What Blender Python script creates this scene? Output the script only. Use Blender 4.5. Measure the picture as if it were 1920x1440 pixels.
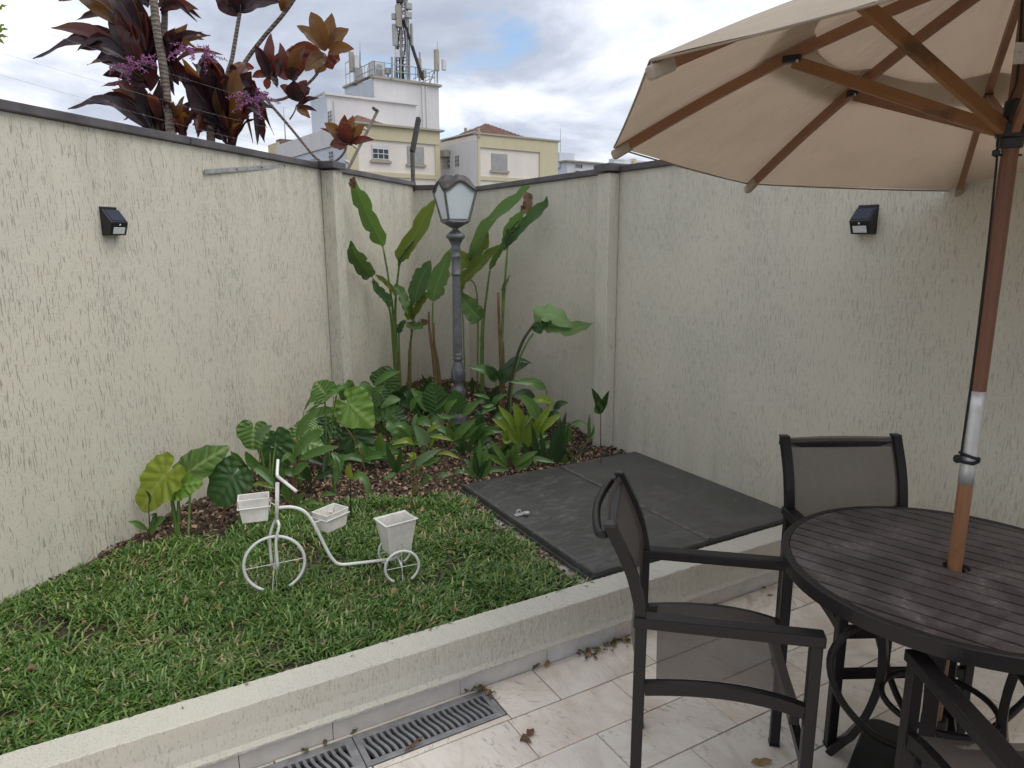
import bpy, bmesh, math, random
import numpy as np
from mathutils import Vector, Matrix
random.seed(7); rng = np.random.default_rng(7)
scene = bpy.context.scene
for o in list(bpy.data.objects): bpy.data.objects.remove(o)
COL = scene.collection
PI = math.pi

# ------------------------------------------------------------------ camera (survey of the place: metres, x along the kerb, y along the right wall)
FPX = 1315.04; CAMH = 1.6
pitch, roll, yaw = (math.radians(a) for a in (11.642, -0.2065, 29.776))
cy_, sy_ = math.cos(yaw), math.sin(yaw)
FW = Vector((sy_*math.cos(pitch), cy_*math.cos(pitch), -math.sin(pitch)))
_r = Vector((cy_, -sy_, 0)); _u = _r.cross(FW)
RT = _r*math.cos(roll) + _u*math.sin(roll); UP = -_r*math.sin(roll) + _u*math.cos(roll)
CAM = Vector((0, 0, CAMH)); FH = Vector((sy_, cy_, 0))
cam_d = bpy.data.cameras.new('camera'); cam = bpy.data.objects.new('camera', cam_d); COL.objects.link(cam)
cam_d.sensor_width = 36; cam_d.lens = 36*FPX/1920; cam_d.clip_start = 0.02; cam_d.clip_end = 5000
mw = Matrix((RT, UP, -FW)).transposed().to_4x4(); mw.translation = CAM; cam.matrix_world = mw
scene.camera = cam

# ------------------------------------------------------------------ world: overcast sky with a few gaps
SUN_EL, SUN_AZ = math.radians(60), math.radians(134)      # azimuth from +y towards +x
SKY_GAIN = 0.60
W = bpy.data.worlds.new('World'); scene.world = W; W.use_nodes = True
wn = W.node_tree; wn.nodes.clear()
def wnode(t, **k):
    n = wn.nodes.new(t)
    for a, b in k.items(): setattr(n, a, b)
    return n
w_out = wnode('ShaderNodeOutputWorld'); w_tc = wnode('ShaderNodeTexCoord')
w_sky = wnode('ShaderNodeTexSky', sky_type='NISHITA', sun_disc=False, sun_elevation=SUN_EL, sun_rotation=SUN_AZ)
w_b1 = wnode('ShaderNodeBackground'); w_b1.inputs['Strength'].default_value = 0.10
wn.links.new(w_sky.outputs[0], w_b1.inputs['Color'])
w_sep = wnode('ShaderNodeSeparateXYZ'); wn.links.new(w_tc.outputs['Generated'], w_sep.inputs[0])
w_mx = wnode('ShaderNodeMath', operation='MAXIMUM'); wn.links.new(w_sep.outputs['Z'], w_mx.inputs[0]); w_mx.inputs[1].default_value = 0.0
w_ad = wnode('ShaderNodeMath', operation='ADD'); wn.links.new(w_mx.outputs[0], w_ad.inputs[0]); w_ad.inputs[1].default_value = 0.22
w_dv = wnode('ShaderNodeVectorMath', operation='SCALE'); wn.links.new(w_tc.outputs['Generated'], w_dv.inputs[0])
w_iv = wnode('ShaderNodeMath', operation='DIVIDE'); w_iv.inputs[0].default_value = 1.0; wn.links.new(w_ad.outputs[0], w_iv.inputs[1])
wn.links.new(w_iv.outputs[0], w_dv.inputs['Scale'])
def wnoise(scale, detail, w, rough=0.55, dist=0.0):
    n = wnode('ShaderNodeTexNoise', noise_dimensions='4D'); wn.links.new(w_dv.outputs[0], n.inputs['Vector'])
    n.inputs['Scale'].default_value = scale; n.inputs['Detail'].default_value = detail; n.inputs['W'].default_value = w
    n.inputs['Roughness'].default_value = rough; n.inputs['Distortion'].default_value = dist
    return n
def wramp(src, stops):
    r = wnode('ShaderNodeValToRGB'); wn.links.new(src, r.inputs[0]); e = r.color_ramp.elements
    while len(e) < len(stops): e.new(0.5)
    for q, (p, c) in zip(e, stops): q.position = p; q.color = (*c, 1)
    return r
n1 = wnoise(1.6, 8, 1.1, 0.55, 0.35)
c1 = wramp(n1.outputs['Fac'], [(0.32, (0.40, 0.45, 0.55)), (0.44, (0.55, 0.60, 0.71)), (0.54, (0.84, 0.88, 0.97)), (0.64, (1.18, 1.20, 1.22))])
w_b2 = wnode('ShaderNodeBackground'); wn.links.new(c1.outputs[0], w_b2.inputs['Color']); w_b2.inputs['Strength'].default_value = SKY_GAIN
n2 = wnoise(1.5, 5, 12.7, 0.5)
m2 = wramp(n2.outputs['Fac'], [(0.315, (0, 0, 0)), (0.37, (1, 1, 1))])
w_mix = wnode('ShaderNodeMixShader'); wn.links.new(m2.outputs[0], w_mix.inputs[0])
wn.links.new(w_b1.outputs[0], w_mix.inputs[1]); wn.links.new(w_b2.outputs[0], w_mix.inputs[2])
wn.links.new(w_mix.outputs[0], w_out.inputs['Surface'])
# sun behind thin cloud
sd = bpy.data.lights.new('sun', 'SUN'); sd.energy = 1.05; sd.angle = math.radians(50); sd.color = (1.0, 0.96, 0.89)
so = bpy.data.objects.new('sun', sd); COL.objects.link(so)
sdir = Vector((math.sin(SUN_AZ)*math.cos(SUN_EL), math.cos(SUN_AZ)*math.cos(SUN_EL), math.sin(SUN_EL)))
so.rotation_euler = sdir.to_track_quat('Z', 'Y').to_euler()
vs = scene.view_settings; vs.view_transform = 'Standard'; vs.look = 'None'; vs.gamma = 1; vs.use_curve_mapping = False
vs.exposure = 0.92
cy = scene.cycles; cy.max_bounces = 6; cy.diffuse_bounces = 3; cy.glossy_bounces = 3; cy.transmission_bounces = 4; cy.transparent_max_bounces = 8
cy.caustics_reflective = False; cy.caustics_refractive = False; cy.use_adaptive_sampling = True; cy.adaptive_threshold = 0.02

# ------------------------------------------------------------------ survey helpers
def ray(x, y): return FW + RT*((x-960)/FPX) - UP*((y-720)/FPX)
def at_z(x, y, z=0.0): d = ray(x, y); return CAM + d*((z-CAMH)/d.z)
def at_d(x, y, D): d = ray(x, y); return CAM + d*(D/d.dot(FH))
def on_plane(x, y, q, n): d = ray(x, y); return CAM + d*((Vector(q)-CAM).dot(n)/d.dot(n))

# ------------------------------------------------------------------ mesh helpers
class MB:
    def __init__(s): s.v = []; s.f = []; s.uv = []
    def add(s, vs, fs, uv=None):
        b = len(s.v); s.v += [tuple(v) for v in vs]; s.f += [tuple(i+b for i in f) for f in fs]
        s.uv += list(uv) if uv else [(0, 0)]*len(vs)
        return s
    def box(s, lo, hi, ax=None, o=(0, 0, 0)):
        (x0, y0, z0), (x1, y1, z1) = lo, hi
        vs = [Vector(p) for p in ((x0,y0,z0),(x1,y0,z0),(x1,y1,z0),(x0,y1,z0),(x0,y0,z1),(x1,y0,z1),(x1,y1,z1),(x0,y1,z1))]
        if ax: o = Vector(o); vs = [o + ax[0]*v.x + ax[1]*v.y + ax[2]*v.z for v in vs]
        return s.add(vs, [(0,3,2,1),(4,5,6,7),(0,1,5,4),(1,2,6,5),(2,3,7,6),(3,0,4,7)])
    def bar(s, a, b, w, h, up=(0, 0, 1)):
        a, b = Vector(a), Vector(b); t = (b-a); L = t.length; t.normalize(); u = Vector(up)
        sd = t.cross(u)
        if sd.length < 1e-4: sd = t.cross(Vector((1, 0, 0)))
        sd.normalize(); u = sd.cross(t)
        return s.box((-w/2, -h/2, 0), (w/2, h/2, L), (sd, u, t), a)
    def sweep(s, pts, w, h, up=(0, 0, 1)):
        """rectangular section along a path"""
        pts = [Vector(p) for p in pts]; vs = []; n = len(pts); u0 = Vector(up)
        for i, p in enumerate(pts):
            t = (pts[min(i+1, n-1)] - pts[max(i-1, 0)]).normalized(); sd = t.cross(u0).normalized(); u = sd.cross(t)
            for a, b in ((-1,-1),(1,-1),(1,1),(-1,1)): vs.append(p + sd*(a*w/2) + u*(b*h/2))
        fs = [(3,2,1,0), tuple(4*(n-1)+k for k in range(4))]
        for i in range(n-1):
            for k in range(4): fs.append((4*i+k, 4*i+(k+1) % 4, 4*i+4+(k+1) % 4, 4*i+4+k))
        return s.add(vs, fs)
    def tube(s, pts, r, n=8, cap=True):
        pts = [Vector(p) for p in pts]; m = len(pts); rr = r if isinstance(r, (list, tuple)) else [r]*m
        vs = []; uv = []; prev = None
        for i, p in enumerate(pts):
            t = (pts[min(i+1, m-1)] - pts[max(i-1, 0)]).normalized()
            if prev is None:
                a = Vector((0, 0, 1)) if abs(t.z) < 0.9 else Vector((1, 0, 0)); sd = t.cross(a).normalized()
            else: sd = (prev - t*prev.dot(t)).normalized()
            prev = sd; u = t.cross(sd)
            for k in range(n):
                a = 2*PI*k/n; vs.append(p + (sd*math.cos(a) + u*math.sin(a))*rr[i]); uv.append((k/n, i/(m-1)))
        fs = [(n*i+k, n*i+(k+1) % n, n*i+n+(k+1) % n, n*i+n+k) for i in range(m-1) for k in range(n)]
        if cap: fs += [tuple(range(n-1, -1, -1)), tuple(n*(m-1)+k for k in range(n))]
        return s.add(vs, fs, uv)
    def ring(s, c, ax1, ax2, R, r, a0=0, a1=2*PI, n=40, m=8):
        c = Vector(c); closed = abs(a1-a0-2*PI) < 1e-6
        pts = [c + (ax1*math.cos(a0+(a1-a0)*i/n) + ax2*math.sin(a0+(a1-a0)*i/n))*R for i in range(n+1)]
        return s.tube(pts, r, m, cap=not closed)
    def lathe(s, c, prof, n=24, cap=True):
        c = Vector(c); m = len(prof)
        vs = [c + Vector((r*math.cos(2*PI*k/n), r*math.sin(2*PI*k/n), z)) for r, z in prof for k in range(n)]
        fs = [(n*i+k, n*i+(k+1) % n, n*i+n+(k+1) % n, n*i+n+k) for i in range(m-1) for k in range(n)]
        if cap: fs += [tuple(range(n-1, -1, -1)), tuple(n*(m-1)+k for k in range(n))]
        return s.add(vs, fs)
    def prism(s, poly, z0, z1):
        n = len(poly); vs = [(p[0], p[1], z0) for p in poly] + [(p[0], p[1], z1) for p in poly]
        return s.add(vs, [tuple(range(n-1, -1, -1)), tuple(range(n, 2*n))] + [(k, (k+1) % n, n+(k+1) % n, n+k) for k in range(n)])
def wloc(o):
    v = Vector((0, 0, 0))
    while o: v += o.location; o = o.parent
    return v
def obj(name, mb, m, parent=None, smooth=False, bevel=0, loc=None, subd=0, solid=0):
    org = wloc(parent) if parent else (Vector(loc) if loc is not None else Vector((sum(v[0] for v in mb.v)/len(mb.v), sum(v[1] for v in mb.v)/len(mb.v), min(v[2] for v in mb.v))))
    me = bpy.data.meshes.new(name); me.from_pydata([(v[0]-org.x, v[1]-org.y, v[2]-org.z) for v in mb.v], [], mb.f)
    if any(u != (0, 0) for u in mb.uv):
        L = me.uv_layers.new(name='UVMap'); idx = np.zeros(len(me.loops), dtype=np.int32); me.loops.foreach_get('vertex_index', idx)
        L.data.foreach_set('uv', np.array(mb.uv, dtype=np.float32)[idx].ravel())
    o = bpy.data.objects.new(name, me); COL.objects.link(o)
    if m: me.materials.append(m)
    if parent: o.parent = parent
    else: o.location = org
    if smooth: me.shade_smooth()
    if bevel:
        b = o.modifiers.new('bevel', 'BEVEL'); b.width = bevel; b.segments = 2; b.limit_method = 'ANGLE'; b.angle_limit = math.radians(40)
    if solid:
        b = o.modifiers.new('solid', 'SOLIDIFY'); b.thickness = solid; b.offset = 0
    if subd:
        b = o.modifiers.new('sub', 'SUBSURF'); b.levels = subd; b.render_levels = subd
    return o
def tag(o, label=None, cat=None, group=None, kind=None):
    if label: o['label'] = label
    if cat: o['category'] = cat
    if group: o['group'] = group
    if kind: o['kind'] = kind
    return o
def thing(name, label, cat, loc=(0, 0, 0), group=None):
    o = bpy.data.objects.new(name, None); COL.objects.link(o); o.location = loc; o.empty_display_size = 0.1
    return tag(o, label, cat, group)
def dup(root, loc, rotz):
    r = root.copy(); COL.objects.link(r); r.location = loc; r.rotation_euler = (0, 0, rotz)
    for ch in list(root.children):
        c = ch.copy(); COL.objects.link(c); c.parent = r
        for g in list(ch.children):
            d = g.copy(); COL.objects.link(d); d.parent = c
    return r
def bez(pts, n):
    """smooth path through points (Catmull-Rom)"""
    P = [Vector(p) for p in pts]
    if len(P) == 2: return [P[0].lerp(P[1], i/n) for i in range(n+1)]
    P = [P[0]*2-P[1]] + P + [P[-1]*2-P[-2]]; out = []; seg = len(P)-3
    for i in range(n+1):
        q = i/n*seg; k = min(int(q), seg-1); t = q-k; a, b, c, d = P[k:k+4]
        out.append(0.5*((b*2) + (c-a)*t + (a*2-b*5+c*4-d)*t*t + (-a+b*3-c*3+d)*t**3))
    return out

# ------------------------------------------------------------------ material helpers
class NT:
    def __init__(s, name):
        s.m = bpy.data.materials.new(name); s.m.use_nodes = True; s.t = s.m.node_tree; s.b = s.t.nodes['Principled BSDF']; s.out = s.t.nodes['Material Output']
    def n(s, t, ins=None, **k):
        q = s.t.nodes.new(t)
        for a, b in k.items(): setattr(q, a, b)
        for a, b in (ins or {}).items(): s.set(q.inputs[a], b)
        return q
    def set(s, sock, v):
        if isinstance(v, bpy.types.NodeSocket): s.t.links.new(v, sock)
        elif isinstance(v, (tuple, list)) and len(v) == 3 and sock.type == 'RGBA': sock.default_value = (*v, 1)
        else: sock.default_value = v
    def co(s, kind='Object'): return s.n('ShaderNodeTexCoord').outputs[kind]
    def map(s, v, sc): return s.n('ShaderNodeMapping', {'Vector': v, 'Scale': sc}).outputs[0]
    def noise(s, v, scale, detail=3, rough=0.5, dist=0): return s.n('ShaderNodeTexNoise', {'Vector': v, 'Scale': scale, 'Detail': detail, 'Roughness': rough, 'Distortion': dist}).outputs['Fac']
    def ramp(s, f, stops, interp='LINEAR'):
        r = s.n('ShaderNodeValToRGB', {0: f}); e = r.color_ramp.elements; r.color_ramp.interpolation = interp
        while len(e) < len(stops): e.new(0.5)
        for q, (p, c) in zip(e, stops): q.position = p; q.color = (*c, 1) if isinstance(c, (tuple, list)) else (c, c, c, 1)
        return r.outputs[0]
    def math(s, op, a, b=0.0): return s.n('ShaderNodeMath', {0: a, 1: b}, operation=op).outputs[0]
    def mix(s, f, a, b, mode='MIX'):
        q = s.n('ShaderNodeMix', data_type='RGBA', blend_type=mode); s.set(q.inputs[0], f); s.set(q.inputs[6], a); s.set(q.inputs[7], b); return q.outputs[2]
    def bump(s, h, st=0.5, dist=0.01, nrm=None):
        ins = {'Height': h, 'Strength': st, 'Distance': dist}
        if nrm is not None: ins['Normal'] = nrm
        return s.n('ShaderNodeBump', ins).outputs[0]
    def fin(s, color=None, rough=None, normal=None, **k):
        if color is not None: s.set(s.b.inputs['Base Color'], color)
        if rough is not None: s.set(s.b.inputs['Roughness'], rough)
        if normal is not None: s.set(s.b.inputs['Normal'], normal)
        for a, b in k.items(): s.set(s.b.inputs[a.replace('_', ' ')], b)
        return s.m
    def translucent(s, color, f):
        tr = s.n('ShaderNodeBsdfTranslucent', {'Color': color}); mx = s.n('ShaderNodeMixShader', {0: f})
        s.t.links.new(s.b.outputs[0], mx.inputs[1]); s.t.links.new(tr.outputs[0], mx.inputs[2]); s.t.links.new(mx.outputs[0], s.out.inputs['Surface'])
        return s.m
    def rnd(s): return s.n('ShaderNodeObjectInfo').outputs['Random']

def stucco(name, base=(0.605, 0.572, 0.475), zs=0.095, amount=1.0, dirty=1.0):
    t = NT(name); c = t.co()
    v = t.map(c, (1, 1, zs)); g1 = t.noise(v, 180, 1.5, 0.5); g2 = t.noise(t.map(c, (1, 1, 0.3)), 270, 1.0)
    patch = t.noise(c, 2.6, 2)
    thr = t.math('MULTIPLY', t.math('SUBTRACT', patch, 0.5), 0.17)
    a = t.ramp(t.math('ADD', g1, thr), [(0.614, 0.0), (0.640, 1.0)])
    b = t.ramp(t.math('ADD', g2, thr), [(0.655, 0.0), (0.68, 0.8)])
    gro = t.math('MAXIMUM', a, b); fine = t.noise(c, 190, 2, 0.6); mid = t.noise(c, 26, 1.5)
    h = t.math('SUBTRACT', t.math('ADD', t.math('MULTIPLY', fine, 0.30), t.math('MULTIPLY', mid, 0.35)), t.math('MULTIPLY', gro, 0.85*amount))
    nrm = t.bump(h, 0.5, 0.004)
    blot = t.noise(c, 1.3, 3, 0.6); col = t.mix(t.ramp(blot, [(0.35, 0.0), (0.7, 1.0)]), base, tuple(x*y for x, y in zip(base, (0.93, 0.945, 0.97))))
    # rain-washed dirt under the coping and splash soil near the foot
    strk = t.noise(t.map(c, (1, 1, 0.06)), 9, 2.5, 0.6); zz = t.n('ShaderNodeSeparateXYZ', {0: c}).outputs['Z']
    top = t.n('ShaderNodeMapRange', {0: zz, 1: 1.55, 2: 2.08, 3: 0.0, 4: 0.75*dirty}).outputs[0]
    low = t.n('ShaderNodeMapRange', {0: zz, 1: 0.75, 2: 0.22, 3: 0.0, 4: 0.75*dirty}).outputs[0]
    dirt = t.math('MULTIPLY', t.ramp(strk, [(0.45, 0.0), (0.75, 1.0)]), t.math('MAXIMUM', top, low))
    col = t.mix(dirt, col, (0.32, 0.29, 0.20))
    col = t.mix(t.math('MULTIPLY', gro, 0.54*amount), col, (0.22, 0.20, 0.15))
    return t.fin(col, 0.92, nrm)
M = {}
M['wall'] = stucco('stucco_scratched', amount=1.15, dirty=0.7)
M['wall_b'] = stucco('stucco_scratched_fine', amount=0.72, dirty=0.55)
M['kerb'] = stucco('stucco_kerb', (0.57, 0.545, 0.465), 0.25, 0.6, 0.0)
def simple(name, col, rough=0.5, metal=0.0, nscale=0, namp=0.15, bump=0.0, bscale=80):
    t = NT(name); c = t.co(); k = col
    if nscale: k = t.mix(t.ramp(t.noise(c, nscale, 5, 0.6), [(0.3, 0.0), (0.7, 1.0)]), tuple(x*(1-namp) for x in col), tuple(min(1, x*(1+namp)) for x in col))
    nr = t.bump(t.noise(c, bscale, 4), bump, 0.003) if bump else None
    return t.fin(k, rough, nr, Metallic=metal)
M['coping'] = simple('coping_metal', (0.085, 0.075, 0.078), 0.42, 0.25, 6, 0.35, 0.15, 12)
M['concrete'] = simple('cement', (0.34, 0.32, 0.28), 0.9, 0, 9, 0.25, 0.6, 70)
M['dark_alu'] = simple('bronze_aluminium', (0.015, 0.0125, 0.0135), 0.36, 0.0, 60, 0.08, 0.12, 400)
M['dark_alu'].node_tree.nodes['Principled BSDF'].inputs['Specular IOR Level'].default_value = 0.28
M['black_plastic'] = simple('black_plastic', (0.012, 0.012, 0.014), 0.38)
M['solar'] = simple('solar_cell', (0.010, 0.012, 0.03), 0.12)
M['led'] = simple('led_lens', (0.62, 0.64, 0.66), 0.25, 0, 200, 0.2)
M['white_paint'] = simple('white_enamel', (0.76, 0.76, 0.74), 0.38, 0, 25, 0.12)
M['planter'] = simple('white_planter_plastic', (0.72, 0.70, 0.65), 0.55, 0, 14, 0.16, 0.1, 60)
M['alu'] = simple('brushed_aluminium', (0.62, 0.62, 0.62), 0.42, 0.55, 30, 0.12)
M['grate'] = simple('cast_aluminium_grate', (0.33, 0.33, 0.34), 0.45, 0.5, 18, 0.3, 0.4, 60)
M['void'] = simple('drain_channel', (0.014, 0.012, 0.010), 0.9, 0, 20, 0.5)
M['galv'] = simple('galvanised_steel', (0.36, 0.36, 0.35), 0.5, 0.5, 20, 0.35)
M['rust_black'] = simple('weathered_black_steel', (0.035, 0.03, 0.028), 0.6, 0.2, 20, 0.5)
M['rust_grey'] = simple('weathered_grey_rod', (0.13, 0.115, 0.10), 0.7, 0.2, 30, 0.4)
M['rubber'] = simple('black_base', (0.016, 0.016, 0.018), 0.5, 0, 12, 0.6, 0.2, 30)
M['cord'] = simple('black_cord', (0.012, 0.012, 0.012), 0.8)
M['insul'] = simple('insulator_plastic', (0.55, 0.52, 0.42), 0.5)
M['yellow'] = simple('yellow_plastic', (0.55, 0.38, 0.10), 0.5)

def enamel():
    t = NT('chipped_white_enamel'); c = t.co(); n = t.ramp(t.noise(c, 55, 3, 0.6), [(0.66, 0.0), (0.72, 1.0)]); g = t.ramp(t.noise(c, 14, 3), [(0.4, 0.0), (0.75, 1.0)])
    return t.fin(t.mix(t.math('MULTIPLY', n, 0.7), t.mix(t.math('MULTIPLY', g, 0.35), (0.77, 0.77, 0.75), (0.55, 0.53, 0.47)), (0.20, 0.10, 0.05)), 0.4, t.bump(n, 0.3, 0.001))
M['white_paint'] = enamel()
def wood(name, c1, c2, mottled=0.0):
    t = NT(name); c = t.co('UV'); o = t.co()
    g = t.noise(t.map(o, (14, 14, 14)), 1.0, 2); w = t.noise(t.map(c, (9, 0.6, 1)), 7, 6, 0.65, 0.8)
    col = t.mix(t.ramp(w, [(0.3, 0.0), (0.7, 1.0)]), c1, c2)
    dk = t.ramp(t.noise(o, 11, 4, 0.6), [(0.52, 0.0), (0.70, 1.0)]); col = t.mix(t.math('MULTIPLY', dk, mottled), col, (0.028, 0.018, 0.012))
    return t.fin(col, 0.48, t.bump(w, 0.15, 0.002))
M['wood'] = wood('varnished_hardwood', (0.19, 0.085, 0.045), (0.30, 0.145, 0.080), 0.25)
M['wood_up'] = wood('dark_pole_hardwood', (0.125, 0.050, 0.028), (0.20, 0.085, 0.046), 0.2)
M['wood_pole'] = wood('pole_hardwood', (0.22, 0.098, 0.044), (0.34, 0.165, 0.078), 0.3)
M['wood_strut'] = wood('weathered_hardwood', (0.16, 0.070, 0.026), (0.30, 0.145, 0.05), 0.65)

def canopy():
    t = NT('canopy_canvas'); c = t.co(); u = t.co('UV')
    wv = t.noise(t.map(c, (1, 1, 1)), 420, 2); st = t.ramp(t.noise(c, 5, 4, 0.6), [(0.3, 0.0), (0.75, 1.0)])
    col = t.mix(st, (0.50, 0.43, 0.345), (0.43, 0.365, 0.29))
    fold = t.noise(t.map(u, (2.6, 2.2, 1)), 2.0, 2, 0.5, 0.6)
    nr = t.bump(t.math('ADD', t.math('MULTIPLY', wv, 0.03), fold), 0.7, 0.03)
    t.fin(col, 0.9, nr); return t.translucent(t.mix(st, (0.47, 0.345, 0.245), (0.41, 0.30, 0.215)), 0.32)
M['canvas'] = canopy()
def sling():
    t = NT('sling_mesh'); u = t.co('UV'); c = t.co()
    n = t.noise(t.map(u, (260, 14, 1)), 1, 2); n2 = t.noise(t.map(u, (14, 260, 1)), 1, 2)
    col = t.mix(t.math('MULTIPLY', t.math('ADD', n, n2), 0.5), (0.055, 0.044, 0.038), (0.17, 0.14, 0.122))
    t.fin(col, 0.75)
    tr = t.n('ShaderNodeBsdfTransparent', {'Color': (1, 1, 1)}); mx = t.n('ShaderNodeMixShader', {0: 0.22})
    t.t.links.new(t.b.outputs[0], mx.inputs[1]); t.t.links.new(tr.outputs[0], mx.inputs[2]); t.t.links.new(mx.outputs[0], t.out.inputs['Surface'])
    return t.m
M['sling'] = sling()
def tabletop():
    t = NT('table_slat_paint'); c = t.co(); r = t.rnd()
    d = t.ramp(t.noise(c, 7, 6, 0.7, 0.6), [(0.42, 0.0), (0.68, 1.0)]); s = t.ramp(t.noise(t.map(c, (1, 1, 1)), 75, 3, 0.6), [(0.56, 0.0), (0.66, 1.0)])
    m = t.math('MULTIPLY', t.math('ADD', t.math('MULTIPLY', d, 0.5), t.math('MULTIPLY', s, t.math('MULTIPLY', d, 0.9))), 0.72)
    col = t.mix(m, (0.048, 0.039, 0.043), (0.27, 0.235, 0.23))
    return t.fin(col, t.math('ADD', t.math('MULTIPLY', m, 0.4), 0.36), t.bump(s, 0.1, 0.001))
M['tabletop'] = tabletop()
def hatchm():
    t = NT('hatch_sheet_steel'); c = t.co()
    a = t.ramp(t.noise(c, 2.4, 6, 0.65, 1.2), [(0.35, 0.0), (0.75, 1.0)]); b = t.ramp(t.noise(t.map(c, (1, 3, 1)), 5, 7, 0.72, 2.2), [(0.50, 0.0), (0.62, 0.6), (0.75, 1.0)])
    g = t.ramp(t.noise(c, 3.1, 3), [(0.56, 0.0), (0.74, 1.0)])
    col = t.mix(a, (0.058, 0.057, 0.057), (0.085, 0.083, 0.080)); col = t.mix(t.math('MULTIPLY', b, 0.45), col, (0.22, 0.215, 0.205)); col = t.mix(t.math('MULTIPLY', g, 0.22), col, (0.05, 0.062, 0.028))
    return t.fin(col, t.math('ADD', t.math('MULTIPLY', b, 0.25), 0.40), t.bump(t.noise(c, 3.2, 2), 0.12, 0.008), Metallic=0.1)
M['hatch'] = hatchm()
M['seam'] = simple('worn_steel_edge', (0.105, 0.10, 0.097), 0.5, 0.2, 30, 0.4)
def tilem(name='quartzite_tile', stain=0.42):
    t = NT(name); c = t.co(); r = t.rnd(); geo = t.n('ShaderNodeNewGeometry').outputs['Position']
    off = t.n('ShaderNodeCombineXYZ', {0: t.math('MULTIPLY', r, 37.0), 1: t.math('MULTIPLY', r, 91.0)}).outputs[0]
    p = t.n('ShaderNodeVectorMath', {0: geo, 1: off}, operation='ADD').outputs[0]
    rot = t.n('ShaderNodeVectorRotate', {'Vector': p, 'Angle': t.math('MULTIPLY', r, 6.28)}, rotation_type='Z_AXIS').outputs[0]
    v = t.map(rot, (1.0, 2.2, 1)); st = t.noise(v, 5, 7, 0.66, 1.2); st2 = t.noise(v, 13, 6, 0.72, 2.0); cl = t.noise(rot, 3.1, 3)
    col = t.mix(r, (0.86, 0.765, 0.65), (0.81, 0.755, 0.675))
    col = t.mix(t.math('MULTIPLY', t.ramp(st, [(0.45, 0.0), (0.72, 1.0)]), stain), col, (0.50, 0.38, 0.265) if stain < 0.5 else (0.36, 0.20, 0.09))
    col = t.mix(t.math('MULTIPLY', t.ramp(cl, [(0.48, 0.0), (0.70, 1.0)]), 0.50), col, (0.55, 0.42, 0.32))
    vein = t.math('MULTIPLY', t.ramp(st2, [(0.545, 0.0), (0.64, 1.0)]), t.ramp(t.noise(rot, 3.5, 3), [(0.40, 0.0), (0.62, 1.0)]))
    col = t.mix(t.math('MULTIPLY', vein, 0.62), col, (0.24, 0.20, 0.16))
    rim = t.n('ShaderNodeSeparateXYZ', {0: t.co('Generated')})
    return t.fin(col, 0.55, t.bump(t.math('ADD', st, t.math('MULTIPLY', st2, 0.4)), 0.45, 0.006))
M['tile'] = tilem(); M['tile_stain'] = tilem('rust_stained_quartzite_tile', 0.85)
M['grout'] = simple('grout', (0.13, 0.105, 0.08), 0.95, 0, 30, 0.4, 0.4, 90)
def stonem():
    t = NT('grey_skirting_stone'); c = t.co(); r = t.rnd(); geo = t.n('ShaderNodeNewGeometry').outputs['Position']
    a = t.ramp(t.noise(geo, 9, 6, 0.65, 0.7), [(0.3, 0.0), (0.75, 1.0)]); col = t.mix(r, (0.66, 0.655, 0.65), (0.68, 0.61, 0.53)); col = t.mix(t.math('MULTIPLY', a, 0.5), col, (0.33, 0.32, 0.31))
    return t.fin(col, 0.6, t.bump(t.noise(geo, 40, 5), 0.35, 0.004))
M['stone'] = stonem()
def soilm():
    t = NT('dark_soil'); c = t.co(); n = t.noise(c, 14, 6, 0.7)
    return t.fin(t.mix(t.ramp(n, [(0.3, 0.0), (0.7, 1.0)]), (0.030, 0.020, 0.013), (0.085, 0.060, 0.040)), 0.95, t.bump(t.noise(c, 45, 5, 0.7), 0.9, 0.02))
M['soil'] = soilm()
M['ground'] = simple('neighbour_ground', (0.12, 0.11, 0.09), 0.95, 0, 0.4, 0.3)
def attrm(name, rough=0.6, trans=0.0, bump=0.0):
    t = NT(name); a = t.n('ShaderNodeAttribute', attribute_name='Col').outputs['Color']
    t.fin(a, rough)
    if trans: t.translucent(t.mix(0.5, a, t.mix(1.0, a, (1.6, 1.7, 0.8), 'MULTIPLY')), trans)
    return t.m
M['grass'] = attrm('grass_blades', 0.42, 0.18); M['litter'] = attrm('dry_leaf_litter', 0.8)

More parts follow.
